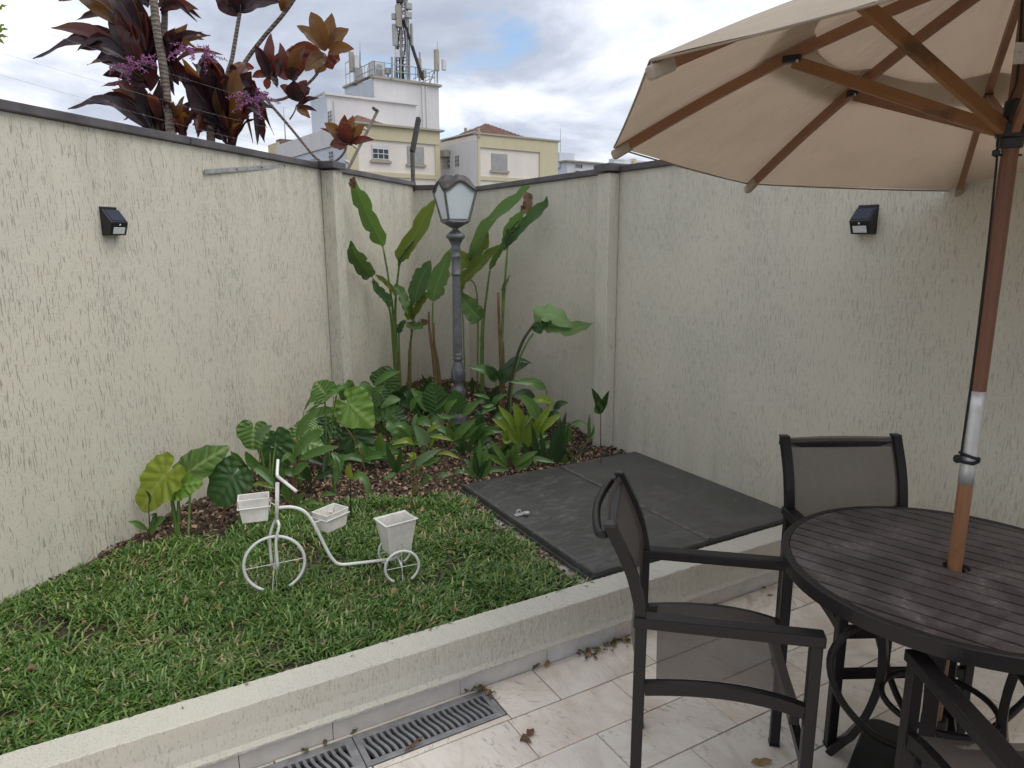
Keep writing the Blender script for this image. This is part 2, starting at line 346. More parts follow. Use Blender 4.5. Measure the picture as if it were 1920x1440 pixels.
def leafm(name, c1, c2, vein, trans=(0.25, 0.45, 0.06), tf=0.25, rough=0.30, nv=26, edge=None, mott=None):
    """u across the blade (0..1, midrib at .5), v along it"""
    t = NT(name); u = t.co('UV'); c = t.co(); s = t.n('ShaderNodeSeparateXYZ', {0: u}); ux, vy = s.outputs['X'], s.outputs['Y']
    au = t.math('ABSOLUTE', t.math('SUBTRACT', ux, 0.5)); mid = t.ramp(au, [(0.012, 1.0), (0.045, 0.0)])
    ph = t.math('MULTIPLY', t.math('SUBTRACT', vy, t.math('MULTIPLY', au, 0.55)), float(nv)*2*PI); sw = t.math('SINE', ph)
    lat = t.ramp(t.math('ADD', t.math('MULTIPLY', sw, 0.5), 0.5), [(0.80, 0.0), (0.98, 1.0)])
    n = t.noise(c, 9, 4); r = t.rnd(); f = t.math('MULTIPLY', t.math('ADD', t.ramp(n, [(0.3, 0.0), (0.7, 1.0)]), r), 0.5)
    col = t.mix(f, c1, c2); col = t.mix(t.math('MULTIPLY', lat, 0.40), col, vein); col = t.mix(t.math('MULTIPLY', mid, 0.8), col, vein)
    if edge: col = t.mix(t.math('MULTIPLY', t.ramp(t.math('ADD', au, t.math('MULTIPLY', t.noise(c, 22, 3), 0.16)), [(0.50, 0.0), (0.57, 1.0)]), 0.85), col, edge)
    if mott: col = t.mix(t.ramp(t.noise(c, 16, 4, 0.6), [(0.56, 0.0), (0.68, 0.9)]), col, mott)
    t.fin(col, rough, t.bump(t.math('ADD', t.math('MULTIPLY', sw, 0.5), t.math('MULTIPLY', mid, -1.0)), 0.6, 0.004))
    return t.translucent(t.mix(f, trans, tuple(x*0.75 for x in trans)), tf)
M['hel'] = leafm('heliconia_leaf', (0.085, 0.18, 0.060), (0.135, 0.25, 0.090), (0.27, 0.36, 0.16), nv=34, edge=(0.17, 0.13, 0.05))
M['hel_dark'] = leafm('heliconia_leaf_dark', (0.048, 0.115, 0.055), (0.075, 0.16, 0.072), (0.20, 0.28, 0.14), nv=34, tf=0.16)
M['hel_yel'] = leafm('heliconia_leaf_olive', (0.085, 0.150, 0.032), (0.14, 0.205, 0.045), (0.28, 0.31, 0.09), (0.34, 0.42, 0.05), 0.3, nv=34, edge=(0.20, 0.16, 0.03))
M['hel_light'] = leafm('heliconia_leaf_light', (0.17, 0.28, 0.10), (0.22, 0.35, 0.13), (0.30, 0.42, 0.20), (0.35, 0.55, 0.15), 0.25, nv=34)
M['dead'] = leafm('withered_leaf', (0.13, 0.065, 0.04), (0.22, 0.125, 0.075), (0.28, 0.19, 0.12), (0.25, 0.11, 0.05), 0.2, 0.7)
M['ear'] = leafm('elephant_ear_leaf', (0.065, 0.145, 0.034), (0.115, 0.215, 0.050), (0.30, 0.40, 0.15), nv=7, tf=0.2)
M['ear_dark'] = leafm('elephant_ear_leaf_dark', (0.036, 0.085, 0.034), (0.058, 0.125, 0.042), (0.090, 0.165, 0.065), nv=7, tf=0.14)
M['ear_yel'] = leafm('elephant_ear_leaf_yellow', (0.22, 0.30, 0.028), (0.30, 0.36, 0.040), (0.38, 0.43, 0.09), (0.45, 0.50, 0.04), 0.3, nv=7)
M['ear_bri'] = leafm('elephant_ear_leaf_bright', (0.135, 0.26, 0.040), (0.18, 0.32, 0.055), (0.28, 0.40, 0.11), (0.3, 0.5, 0.06), 0.28, nv=7)
M['lance'] = leafm('ginger_leaf', (0.062, 0.145, 0.040), (0.125, 0.225, 0.060), (0.22, 0.32, 0.12), nv=0, tf=0.22)
M['lance_pale'] = leafm('pale_seedling_leaf', (0.13, 0.20, 0.11), (0.17, 0.25, 0.13), (0.26, 0.34, 0.20), nv=0, tf=0.2)
M['lance_yel'] = leafm('yellow_green_seedling_leaf', (0.20, 0.27, 0.035), (0.25, 0.33, 0.05), (0.33, 0.38, 0.1), (0.4, 0.46, 0.05), 0.3, nv=0)
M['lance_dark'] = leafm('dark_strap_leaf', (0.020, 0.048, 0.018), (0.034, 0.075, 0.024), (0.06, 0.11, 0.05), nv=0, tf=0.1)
M['brom'] = leafm('bromeliad_leaf_yellow', (0.155, 0.235, 0.030), (0.215, 0.29, 0.04), (0.26, 0.34, 0.06), (0.34, 0.42, 0.04), 0.2, 0.3, nv=0, mott=(0.13, 0.21, 0.03))
M['brom_g'] = leafm('bromeliad_leaf_green', (0.075, 0.145, 0.035), (0.11, 0.19, 0.045), (0.2, 0.28, 0.1), nv=0, tf=0.2, rough=0.3)
M['cord'] = M['cord']
M['cordy_dark'] = leafm('purple_cordyline_leaf', (0.014, 0.009, 0.013), (0.035, 0.014, 0.020), (0.08, 0.03, 0.04), (0.20, 0.045, 0.035), 0.18, 0.33, nv=0)
M['cordy_red'] = leafm('red_cordyline_leaf', (0.05, 0.015, 0.016), (0.10, 0.026, 0.022), (0.17, 0.06, 0.05), (0.42, 0.09, 0.045), 0.30, 0.33, nv=0)
M['cordy_or'] = leafm('amber_cordyline_leaf', (0.07, 0.028, 0.014), (0.14, 0.066, 0.020), (0.10, 0.03, 0.02), (0.50, 0.23, 0.045), 0.36, 0.33, nv=0)
M['flower'] = simple('pink_panicle', (0.30, 0.11, 0.24), 0.7, 0, 60, 0.3)
M['stem_g'] = simple('green_stem', (0.10, 0.17, 0.035), 0.45, 0, 14, 0.3)
M['stem_b'] = simple('brown_stem', (0.16, 0.085, 0.045), 0.8, 0, 25, 0.4)
M['stem_dk'] = simple('dark_stem', (0.035, 0.035, 0.020), 0.6, 0, 25, 0.4)
def barkm():
    t = NT('ringed_bark'); c = t.co(); z = t.n('ShaderNodeSeparateXYZ', {0: c}).outputs['Z']
    w = t.math('SINE', t.math('MULTIPLY', t.math('ADD', z, t.math('MULTIPLY', t.noise(c, 30, 3), 0.03)), 260.0)); n = t.noise(c, 24, 5)
    col = t.mix(t.ramp(n, [(0.3, 0.0), (0.7, 1.0)]), (0.13, 0.10, 0.08), (0.26, 0.22, 0.18)); col = t.mix(t.ramp(w, [(0.6, 0.0), (0.95, 0.75)]), col, (0.05, 0.035, 0.03))
    return t.fin(col, 0.85, t.bump(w, 0.4, 0.004))
M['bark'] = barkm()
M['iron'] = simple('painted_cast_iron', (0.145, 0.150, 0.160), 0.45, 0.35, 22, 0.35, 0.5, 60)
M['lroof'] = simple('lantern_roof', (0.060, 0.050, 0.048), 0.5, 0.3, 14, 0.5, 0.3, 20)
def frost():
    t = NT('frosted_glass'); c = t.co()
    t.fin((0.84, 0.91, 0.93), 0.25); return t.translucent((0.88, 0.94, 0.96), 0.22)
M['frost'] = frost()

# ================================================================== SETTING
def struct(name, mb, m, **k): o = obj(name, mb, m, **k); o['kind'] = 'structure'; return o
struct('ground', MB().box((-400, -300, -0.8), (400, 900, -0.2)), M['ground'], loc=(0, 0, 0))
WD = Vector((0.701, 0.713, 0)).normalized(); WN = Vector((WD.y, -WD.x, 0)); WP = Vector((-0.275, 3.34, 0)); ZV = Vector((0, 0, 1))
XR = 2.88
# --- left garden wall
gl = thing('garden_wall', 'long cream scratched-stucco wall on the left behind the lawn', 'wall', WP)
AXL = (WD, WN, ZV)
obj('wall_panel', MB().box((-2.2, -0.14, -0.25), (3.97, 0, 2.075), AXL, WP), M['wall'], gl)
obj('pilaster', MB().box((2.313, 0.002, -0.05), (2.437, 0.10, 2.07), AXL, WP), M['wall'], gl, bevel=0.006)
for a, b in ((-2.2, -0.33), (-0.325, 1.0), (1.005, 2.26), (2.455, 3.98)):
    obj('coping', MB().box((a, -0.17, 2.077), (b, 0.022, 2.115), AXL, WP), M['coping'], gl, bevel=0.004)
obj('coping', MB().box((2.265, -0.17, 2.079), (2.45, 0.125, 2.125), AXL, WP), M['coping'], gl, bevel=0.004)
# --- chamfered corner
C1 = WP + WD*3.97; C2 = Vector((XR, 5.83, 0)); CD = (C2-C1).normalized(); CN = Vector((-CD.y, CD.x, 0)); CL = (C2-C1).length
if CN.dot(CAM-C1) < 0: CN = -CN
gc = thing('garden_wall', 'narrow stucco corner wall behind the street lantern', 'wall', C1)
obj('wall_panel', MB().box((0.001, -0.14, -0.25), (CL-0.001, 0, 2.045), (CD, CN, ZV), C1), M['wall_b'], gc)
obj('coping', MB().box((0, -0.17, 2.047), (CL, 0.024, 2.085), (CD, CN, ZV), C1), M['coping'], gc, bevel=0.004)
# --- right garden wall
gr = thing('garden_wall', 'pale stucco wall on the right behind the hatch and the table', 'wall', (XR, 0, 0))
obj('wall_panel', MB().box((XR, -2.4, -0.25), (XR+0.14, 5.83, 2.012)), M['wall_b'], gr)
obj('pilaster', MB().box((XR-0.085, 3.65, -0.05), (XR-0.002, 3.775, 2.008)), M['wall_b'], gr, bevel=0.006)
for a, b in ((-2.4, 0.0), (0.005, 1.9), (1.905, 3.62), (3.79, 5.82)):
    obj('coping', MB().box((XR-0.022, a, 2.014), (XR+0.17, b, 2.052)), M['coping'], gr, bevel=0.004)
obj('coping', MB().box((XR-0.11, 3.625, 2.016), (XR+0.17, 3.785, 2.064)), M['coping'], gr, bevel=0.004)

for _w in (gl, gc, gr): _w['kind'] = 'thing'
# --- low kerb wall between patio and garden
KY = 2.03; KW = 0.125; KZ = 0.226
kb = thing('kerb_wall', 'low cream stucco kerb wall between the lawn and the stone patio', 'low wall', (0.5, KY, 0))
def kerb_mesh():
    mb = MB(); xs = np.arange(-2.4, XR-0.001, 0.009); xs[-1] = XR-0.002
    jn = lambda x, k, a: a*(0.5*math.sin(x*5.1+k)+0.4*math.sin(x*17.3+2*k)+0.6*math.sin(x*61+3*k)+0.8*math.sin(x*143+k)+0.8*math.sin(x*217+2*k))
    prof = [(0.012, 0.074), (-0.012, 0.078), (-0.013, 0.086), (-0.003, 0.100), (0.003, 0.15), (0.001, KZ-0.003), (0.005, KZ), (KW-0.01, KZ+0.001), (KW, KZ-0.01), (KW, -0.03)]
    vs = []
    for x in xs:
        for i, (y, z) in enumerate(prof): vs.append((x, KY+y+jn(x, i, 0.0007 if 0 < i < 8 else 0), z+jn(x, i+9, 0.0007 if 0 < i < 8 else 0)))
    n = len(prof); fs = [(i*n+k, (i+1)*n+k, (i+1)*n+k+1, i*n+k+1) for i in range(len(xs)-1) for k in range(n-1)]
    return mb.add(vs, fs)
obj('kerb', kerb_mesh(), M['kerb'], kb)
x = -2.4; i = 0
while x < XR-0.02:
    L = min([0.33, 0.41, 0.29, 0.46, 0.37][i % 5], XR-0.003-x)
    obj('skirting_stone', MB().box((x+0.001, KY+0.011+0.002*(i % 2), -0.03), (x+L-0.001, KY+0.03, 0.071+0.002*(i % 3))), M['stone'], kb, bevel=0.0015); x += L; i += 1

# --- patio of quartzite tiles in running bond
ROW = 0.2045; TL = 0.44; DX0 = -0.46; DX1 = 1.045; DY0 = 1.862
pt = struct('patio', MB().box((-2.4, -2.4, -0.2), (XR, DY0+0.003, -0.006)).box((-2.4, DY0+0.003, -0.2), (DX0, KY+0.012, -0.006)).box((DX1, DY0+0.003, -0.2), (XR, KY+0.012, -0.006)).box((DX0, 2.025, -0.2), (DX1, KY+0.012, -0.006)), M['grout'], loc=(0, 0, 0))
def tile(x0, x1, y0, y1):
    if x1-x0 < 0.02: return
    g = 0.0022; h = random.uniform(-0.0012, 0.0012)
    mb = MB(); j = lambda: random.uniform(-0.0008, 0.0008)
    c = [(x0+g+j(), y0+g+j()), (x1-g+j(), y0+g+j()), (x1-g+j(), y1-g+j()), (x0+g+j(), y1-g+j())]
    sp = at_z(1372, 1128, 0); stn = x0 < sp.x < x1 and y0 < sp.y < y1
    obj('tile', mb.prism(c, -0.03, h), M['tile_stain' if stn else 'tile'], pt, bevel=0.0012)
y1 = 2.040; r = 0
while y1 > -1.5:
    y0 = y1-ROW; ph = 1.25 if r % 2 == 0 else 1.03
    k = math.floor((-1.6-ph)/TL)
    while ph+k*TL < XR-0.002:
        a, b = ph+k*TL, min(ph+(k+1)*TL, XR-0.003)
        if r == 0:
            a = max(a, DX1)
        if b > a: tile(a, b, y0, y1)
        k += 1
    y1 = y0; r += 1
yb = 2.040-ROW
for a, b in ((-1.6, -0.9), (-0.9, DX0), (DX0, 0.02), (0.02, 0.56), (0.56, DX1)): tile(a, b, yb, DY0 if a >= DX0 else 2.040)
for a, b in ((DX0, 0.3), (0.3, DX1)): tile(a, b, 2.026, 2.040)
# --- drain grates, half a metre each
def s_slat(xc, y0, y1, wd, skew, amp):
    mb = MB(); n = 12; vs = []
    for i in range(n+1):
        t = i/n; y = y0+(y1-y0)*t; xx = xc + skew*(t-0.5) + amp*math.sin(2*PI*t)
        for a, z in ((-wd/2, -0.016), (wd/2, -0.016), (wd/2, 0.0012), (-wd/2, 0.0012)): vs.append((xx+a, y, z))
    fs = [(3,2,1,0), tuple(4*n+k for k in range(4))]
    for i in range(n):
        for k in range(4): fs.append((4*i+k, 4*i+(k+1) % 4, 4*i+4+(k+1) % 4, 4*i+4+k))
    return mb.add(vs, fs)
for gi, (a, b, lab) in enumerate(((0.546, 1.040, 'cast metal drain grate with wavy slots, its end heaped with dry leaves'), (0.046, 0.543, 'cast metal drain grate with wavy slots cut off by the photo bottom'), (-0.455, 0.043, 'cast metal drain grate farthest left along the kerb'))):
    g = thing('drain_grate', lab, 'drain grate', (a, DY0, 0), 'drain grates along the kerb')
    y0, y1, fr = DY0+0.004, 2.024, 0.022
    fm = MB().box((a, y0, -0.02), (b, y0+fr, 0.001)).box((a, y1-fr-0.006, -0.02), (b, y1, 0.001)).box((a, y0+fr, -0.02), (a+0.020, y1-fr-0.006, 0.001)).box((b-0.028, y0+fr, -0.02), (b, y1-fr-0.006, 0.001))
    obj('frame', fm, M['grate'], g, bevel=0.001)
    ns = 20; first = None
    for i in range(ns):
        xc = a+0.020+(b-a-0.048)*(i+0.5)/ns
        if first is None:
            first = obj('slat', s_slat(xc, y0+fr, y1-fr-0.006, 0.0105, -0.020, 0.0030), M['grate'], g); x_first = xc
        else:
            c = first.copy(); COL.objects.link(c); c.parent = g; c.location = (xc-x_first, 0, 0)
struct('drain_channel', MB().box((DX0, DY0+0.003, -0.16), (DX1, 2.025, -0.14)).box((DX0, DY0+0.003, -0.14), (DX1, DY0+0.006, -0.021)).box((DX0, 2.021, -0.14), (DX1, 2.025, -0.021)), M['void'])

# --- soil
def sstep(a, b, x): t = min(1, max(0, (x-a)/(b-a))); return t*t*(3-2*t)
def zsoil(x, y):
    return 0.196 + 0.10*sstep(3.3, 5.2, y) + 0.008*math.sin(x*9+y*5)*math.sin(y*7-x*3) + 0.02*sstep(2.2, 3.3, y)*(1-sstep(1.4, 1.6, x))
def in_garden(x, y, m=0.0):
    return y > KY+KW-0.02-m and x < XR+0.03+m and (Vector((x, y, 0))-WP).dot(WN) > -0.05-m
def soil_mesh():
    xs = np.arange(-2.3, 2.95, 0.05); ys = np.arange(KY+0.06, 6.6, 0.05); idx = {}; mb = MB(); vs = []; fs = []
    for i, x in enumerate(xs):
        for j, y in enumerate(ys):
            if in_garden(x, y, 0.09): idx[i, j] = len(vs); vs.append((x, y, zsoil(x, y)-0.002))
    for (i, j) in idx:
        q = [(i, j), (i+1, j), (i+1, j+1), (i, j+1)]
        if all(k in idx for k in q):
            if 1.66 < xs[i] and ys[j] < 3.36: continue
            fs.append(tuple(idx[k] for k in q))
    return mb.add(vs, fs)
struct('garden_soil', soil_mesh(), M['soil'], loc=(0, 0, 0), smooth=True)
LAWN = [Vector((-2.2, KY+KW-0.004, 0)), Vector((1.545, KY+KW-0.004, 0)), Vector((1.56, 3.30, 0))] + [at_z(*q, 0.22) for q in ((865, 930), (790, 930), (700, 941), (640, 944), (560, 952), (470, 972), (430, 992), (330, 1012), (230, 1036), (120, 1080), (40, 1112))] + [Vector((-1.0, 2.72, 0)), Vector((-1.55, 2.16, 0))]
def in_poly(x, y, P):
    c = False; n = len(P)
    for i in range(n):
        a, b = P[i], P[i-1]
        if (a.y > y) != (b.y > y) and x < (b.x-a.x)*(y-a.y)/(b.y-a.y)+a.x: c = not c
    return c
def pydata_col(name, V, F, Ccol, m):
    me = bpy.data.meshes.new(name); me.from_pydata(V.tolist(), [], F.tolist())
    ca = me.color_attributes.new('Col', 'FLOAT_COLOR', 'POINT'); ca.data.foreach_set('color', np.c_[Ccol, np.ones(len(Ccol))].astype(np.float32).ravel())
    me.materials.append(m); o = bpy.data.objects.new(name, me); COL.objects.link(o); return o
def vnoise(x, y, s, k=0):
    return 0.5+0.25*(np.sin(x*s*1.3+k+np.sin(y*s*0.9+k*2)*1.7)+np.sin(y*s*1.7+k*3+np.sin(x*s*1.1+k)*1.9))
def grass():
    V = []; F = []; Cc = []; target = 66000
    X = rng.uniform(-1.4, 1.7, 400000); Y = rng.uniform(KY+0.1, 3.75, 400000)
    Q = [(p.x, p.y) for p in LAWN]; ok = np.zeros(len(X), bool); c = np.zeros(len(X), bool); n = len(Q)
    jx = X + 0.02*np.sin(Y*31)+0.015*np.sin(X*47); jy = Y+0.02*np.sin(X*37)+rng.normal(0, 0.012, len(Y))
    for i in range(n):
        (ax, ay), (bx, by) = Q[i], Q[i-1]
        cond = (ay > jy) != (by > jy); xx = (bx-ax)*(jy-ay)/(by-ay+1e-12)+ax; c ^= cond & (jx < xx)
    thin = vnoise(X, Y, 5.5, 1.3)*0.6+vnoise(X, Y, 14, 4.1)*0.4
    edge = np.clip((Y-(KY+KW))/0.08, 0.45, 1)
    keep = c & (rng.random(len(X)) < np.clip((thin-0.2)*2.4, 0.10, 1)*edge)
    X, Y = X[keep][:target], Y[keep][:target]; m = len(X)
    Z = np.array([zsoil(a, b) for a, b in zip(X, Y)])
    az = rng.uniform(0, 2*PI, m)+0.9*np.sin(X*4)+0.8*np.cos(Y*5); L = rng.uniform(0.026, 0.064, m)*(0.75+0.5*vnoise(X, Y, 7, 2)); w = rng.uniform(0.0018, 0.0040, m)
    lean = rng.uniform(0.35, 1.25, m); curl = rng.uniform(0.2, 1.0, m)
    d = np.c_[np.cos(az), np.sin(az)]; s = np.c_[-np.sin(az), np.cos(az)]
    P = np.zeros((m, 7, 3)); base = np.c_[X, Y, Z]
    for k, t in enumerate((0, 0.4, 0.75)):
        th = lean+curl*t*0.8; hor = L*t*np.sin(th); ver = L*t*np.cos(np.minimum(th, 1.5))+0.003
        ww = w*(0.75, 1.0, 0.7)[k]
        for q, sg in enumerate((-1, 1)):
            P[:, 2*k+q] = base + np.c_[d*hor[:, None]+s*(sg*ww)[:, None], ver+0.25*ww*sg]
    th = lean+curl*0.9; P[:, 6] = base + np.c_[d*(L*np.sin(th))[:, None], L*np.cos(np.minimum(th, 1.55))+0.001]
    b = (np.arange(m)*7)[:, None]
    F4 = np.concatenate([b+np.array([0, 1, 3, 2]), b+np.array([2, 3, 5, 4])]); F3 = b+np.array([4, 5, 6])
    g = rng.random(m); dark = np.array([0.038, 0.098, 0.018]); mid = np.array([0.115, 0.215, 0.035]); lite = np.array([0.27, 0.36, 0.10]); dry = np.array([0.38, 0.30, 0.16])
    col = dark+(mid-dark)*g[:, None]; lt = rng.random(m) < 0.20; col[lt] = mid+(lite-mid)*rng.random((lt.sum(), 1)); dr = rng.random(m) < 0.035+0.16*np.clip(0.55-vnoise(X, Y, 6.5, 5.0), 0, 1)*2; col[dr] = dry*(0.6+0.6*rng.random((dr.sum(), 1)))
    me_faces = F4.tolist()+F3.tolist()
    me = bpy.data.meshes.new('grass'); me.from_pydata(P.reshape(-1, 3).tolist(), [], me_faces)
    ca = me.color_attributes.new('Col', 'FLOAT_COLOR', 'POINT'); ca.data.foreach_set('color', np.c_[np.repeat(col, 7, 0), np.ones(m*7)].astype(np.float32).ravel())
    me.materials.append(M['grass']); o = bpy.data.objects.new('grass', me); COL.objects.link(o)
    tag(o, 'short broad-bladed green lawn grass beside the kerb', 'grass', kind='stuff')
grass()
def litter():
    V = []; F = []; Cc = []
    cols = 1.45*np.array([(0.10, 0.058, 0.035), (0.16, 0.10, 0.065), (0.22, 0.15, 0.10), (0.06, 0.036, 0.024), (0.27, 0.19, 0.125), (0.045, 0.028, 0.02)])
    n = 0; tries = 0
    while n < 9000 and tries < 90000:
        tries += 1; x = random.uniform(-1.0, 2.88); y = random.uniform(2.2, 6.1)
        if not in_garden(x, y, -0.03): continue
        if x > 1.63 and y < 3.40: continue
        lawn = in_poly(x, y, LAWN)
        if lawn and random.random() > 0.022: continue
        far = sstep(3.4, 5.0, y)
        if not lawn and random.random() < 0.45*far: continue
        L = random.uniform(0.012, 0.034)*(1+0.35*far)*(1.15 if lawn else 1); w = L*random.uniform(0.22, 0.42); az = random.uniform(0, 2*PI); tl = random.gauss(0, 0.35); rl = random.gauss(0, 0.5)
        z = zsoil(x, y)+(random.uniform(0.012, 0.034) if lawn else random.uniform(0.002, 0.016))
        d = Vector((math.cos(az)*math.cos(tl), math.sin(az)*math.cos(tl), math.sin(tl))); s = Vector((-math.sin(az), math.cos(az), 0)); u = d.cross(s)*-1; s = s*math.cos(rl)+ZV*math.sin(rl)
        c = Vector((x, y, z)); cu = random.uniform(-0.3, 0.5)*L
        b = len(V); V += [c-d*L*0.5, c-d*L*0.1+s*w+ZV*cu, c+d*L*0.25+s*w*0.7+ZV*cu*0.8, c+d*L*0.55, c+d*L*0.25-s*w*0.7+ZV*cu*0.6, c-d*L*0.1-s*w+ZV*cu]
        F += [(b, b+1, b+2, b+3), (b, b+3, b+4, b+5)]
        k = cols[random.randrange(6)]*random.uniform(0.7, 1.25)
        if lawn: k = np.array([(0.30, 0.19, 0.10), (0.20, 0.12, 0.07), (0.36, 0.24, 0.15)][random.randrange(3)])*random.uniform(0.7, 1.1)
        Cc += [k]*6; n += 1
    o = pydata_col('leaf_litter', np.array([tuple(v) for v in V]), np.array(F), np.array(Cc), M['litter'])
    tag(o, 'brown dry leaf litter covering the planting bed', 'leaf litter', kind='stuff')
litter()

# --- steel hatch over its masonry rim
HX0, HX1, HY0, HY1, HZ = 1.622, XR-0.004, KY+KW+0.008, 3.41, 0.245
ht = thing('floor_hatch', 'large grey steel double hatch set between the lawn and the right wall', 'hatch', ((HX0+HX1)/2, (HY0+HY1)/2, 0.1))
xs_ = 2.285
obj('masonry_rim', MB().box((HX0-0.05, HY0, 0.02), (HX0+0.08, HY1+0.03, HZ-0.044)).box((HX0+0.081, HY1-0.06, 0.02), (HX1, HY1+0.03, HZ-0.046)), M['concrete'], ht, bevel=0.004)
obj('frame', MB().box((HX0-0.012, HY0-0.002, HZ-0.042), (HX1, HY0+0.05, HZ-0.024)).box((HX0-0.012, HY1-0.05, HZ-0.042), (HX1, HY1+0.006, HZ-0.024)).box((HX0-0.012, HY0+0.0505, HZ-0.042), (HX0+0.05, HY1-0.0505, HZ-0.024)).box((HX0+0.06, HY0+0.06, HZ-0.2), (HX1, HY1-0.06, HZ-0.19)), M['hatch'], ht, bevel=0.0015)
def sheet(x0, x1, y0, y1, sag):
    mb = MB(); n = 10; vs = []
    for i in range(n+1):
        for j in range(n+1):
            a, b = i/n, j/n; vs.append((x0+(x1-x0)*a, y0+(y1-y0)*b, HZ+sag*math.sin(PI*a)*math.sin(PI*b)+0.0012*math.sin(7*a+4*b)))
    k = n+1; fs = [(i*k+j, (i+1)*k+j, (i+1)*k+j+1, i*k+j+1) for i in range(n) for j in range(n)]
    B = [0*k+0, n*k+0, n*k+n, 0*k+n]; b0 = len(vs); vs += [(vs[q][0], vs[q][1], HZ-0.021) for q in B]
    fs += [tuple([i*k for i in range(n, -1, -1)]+[b0, b0+1])[::1], tuple([n*k+j for j in range(n, -1, -1)]+[b0+1, b0+2]), tuple([i*k+n for i in range(n+1)]+[b0+2, b0+3]), tuple([j for j in range(n+1)]+[b0+3, b0])]
    return mb.add(vs, fs)
for a, b, sg in ((HX0, xs_-0.002, -0.006), (xs_+0.002, HX1, -0.004)):
    p = obj('hatch_leaf', sheet(a, b, HY0, HY1, sg), M['hatch'], ht)
    zc = HZ+0.0016
    rb = MB()
    rb.box((a+0.006, HY0+0.006, HZ-0.001), (a+0.018, HY1-0.006, zc+0.001))
    obj('seam_strip', rb, M['seam'], p)
obj('seam_strip', MB().box((xs_-0.014, HY0+0.01, HZ+0.0005), (xs_+0.014, HY1-0.01, HZ+0.004)), M['seam'], ht, bevel=0.0015)
hp = at_z(972, 967, HZ)
lk = obj('hasp', MB().box((hp.x-0.02, hp.y-0.012, HZ+0.002), (hp.x+0.035, hp.y+0.014, HZ+0.007)).tube(bez([hp+Vector((-0.012, 0, 0.004)), hp+Vector((-0.006, 0, 0.028)), hp+Vector((0.012, 0, 0.028)), hp+Vector((0.018, 0, 0.004))], 10), 0.0035, 6), M['alu'], ht)
obj('padlock', MB().box((hp.x+0.022, hp.y-0.03, HZ+0.008), (hp.x+0.05, hp.y-0.006, HZ+0.02)), M['alu'], ht, bevel=0.003)

# ================================================================== OBJECTS
# --- street lantern
LB = at_d(861, 800, 4.95); LB.z = zsoil(LB.x, LB.y)
lp = thing('street_lantern', 'old grey cast iron lantern post with frosted panes in the wall corner', 'street lamp', LB)
def lz(y):      # height of a level measured in the photo at the lantern's distance
    return at_d(855, y, 4.95).z
S4 = 4.95/FPX
def R4(w): return w*S4/2*1.0
zb = LB.z
def post_prof():
    P = [(0.085, zb-0.03), (0.085, lz(800)), (0.075, lz(797)), (0.066, lz(783)), (0.066, lz(779)), (0.050, lz(772)), (0.042, lz(760)),
         (R4(26), lz(744)), (R4(26), lz(738)), (R4(27), lz(733)), (R4(25), lz(729)), (R4(19), lz(724)), (R4(20), lz(718)), (R4(24), lz(708)), (R4(25), lz(700)), (R4(22), lz(690)), (R4(17), lz(679)), (R4(15), lz(676)), (R4(20), lz(674)), (R4(20), lz(671)), (R4(17), lz(669)), (R4(19), lz(666)), (R4(19), lz(663)), (R4(15), lz(661))]
    return P
obj('base', MB().lathe((LB.x, LB.y, 0), post_prof(), 28), M['iron'], lp, smooth=True)
def fluted(z0, z1, r0, r1, n=14):
    mb = MB(); m = n*6; vs = []
    for i in range(13):
        t = i/12; z = z0+(z1-z0)*t
        for k in range(m):
            a = 2*PI*k/m; q = (r0+(r1-r0)*t)*(1-0.11*max(0, math.cos(a*n))**0.7); vs.append((LB.x+q*math.cos(a), LB.y+q*math.sin(a), z))
    fs = [(m*i+k, m*i+(k+1) % m, m*i+m+(k+1) % m, m*i+m+k) for i in range(12) for k in range(m)]
    return mb.add(vs, fs)
obj('fluted_shaft', fluted(lz(661.5), lz(517), R4(18), R4(15.5)), M['iron'], lp, smooth=True)
obj('collar', MB().lathe((LB.x, LB.y, 0), [(R4(15.5), lz(517)), (R4(19), lz(515)), (R4(19), lz(512)), (R4(16.5), lz(510)), (R4(17), lz(490)), (R4(17), lz(484)), (R4(19), lz(482)), (R4(19), lz(479)), (R4(16), lz(477)), (R4(16), lz(470)), (R4(19), lz(467)), (R4(16), lz(464)), (R4(18), lz(458)), (R4(28), lz(448)), (R4(35), lz(446)), (R4(35), lz(441)), (R4(32), lz(439)), (R4(20), lz(434)), (R4(11), lz(431)), (R4(11), lz(428)), (R4(24), lz(425)), (R4(40), lz(420)), (R4(50), lz(418)), (R4(51), lz(415.5))], 28), M['iron'], lp, smooth=True)
for k in range(9):
    a = k*2*PI/9
    obj('relief_leaf', MB().tube([(LB.x+R4(24)*math.cos(a+dx)*sc, LB.y+R4(24)*math.sin(a+dx)*sc, lz(zy)) for dx, zy, sc in ((0, 716, 0.94), (0.18, 710, 1.03), (0.1, 703, 1.07), (-0.1, 697, 1.02), (0, 690, 0.95))], [0.003, 0.005, 0.006, 0.005, 0.002], 6), M['iron'], lp, smooth=True)
LROT = math.radians(-5); lx = Vector((math.cos(LROT), math.sin(LROT), 0)); ly = Vector((-math.sin(LROT), math.cos(LROT), 0))
zt, zs_, z0l = lz(350), lz(361), lz(414)
hb, htp = 0.072, 0.112      # half widths at foot and shoulder
def lp_pt(a, b, z): return Vector((LB.x, LB.y, z)) + lx*a + ly*b
obj('lantern_base', MB().add([lp_pt(s*q, t*q, z) for q, z in ((0.084, lz(416)), (0.084, z0l)) for s, t in ((-1,-1),(1,-1),(1,1),(-1,1))], [(3,2,1,0),(4,5,6,7),(0,1,5,4),(1,2,6,5),(2,3,7,6),(3,0,4,7)]), M['iron'], lp, bevel=0.003)
fr = MB(); crn = ((-1,-1),(1,-1),(1,1),(-1,1))
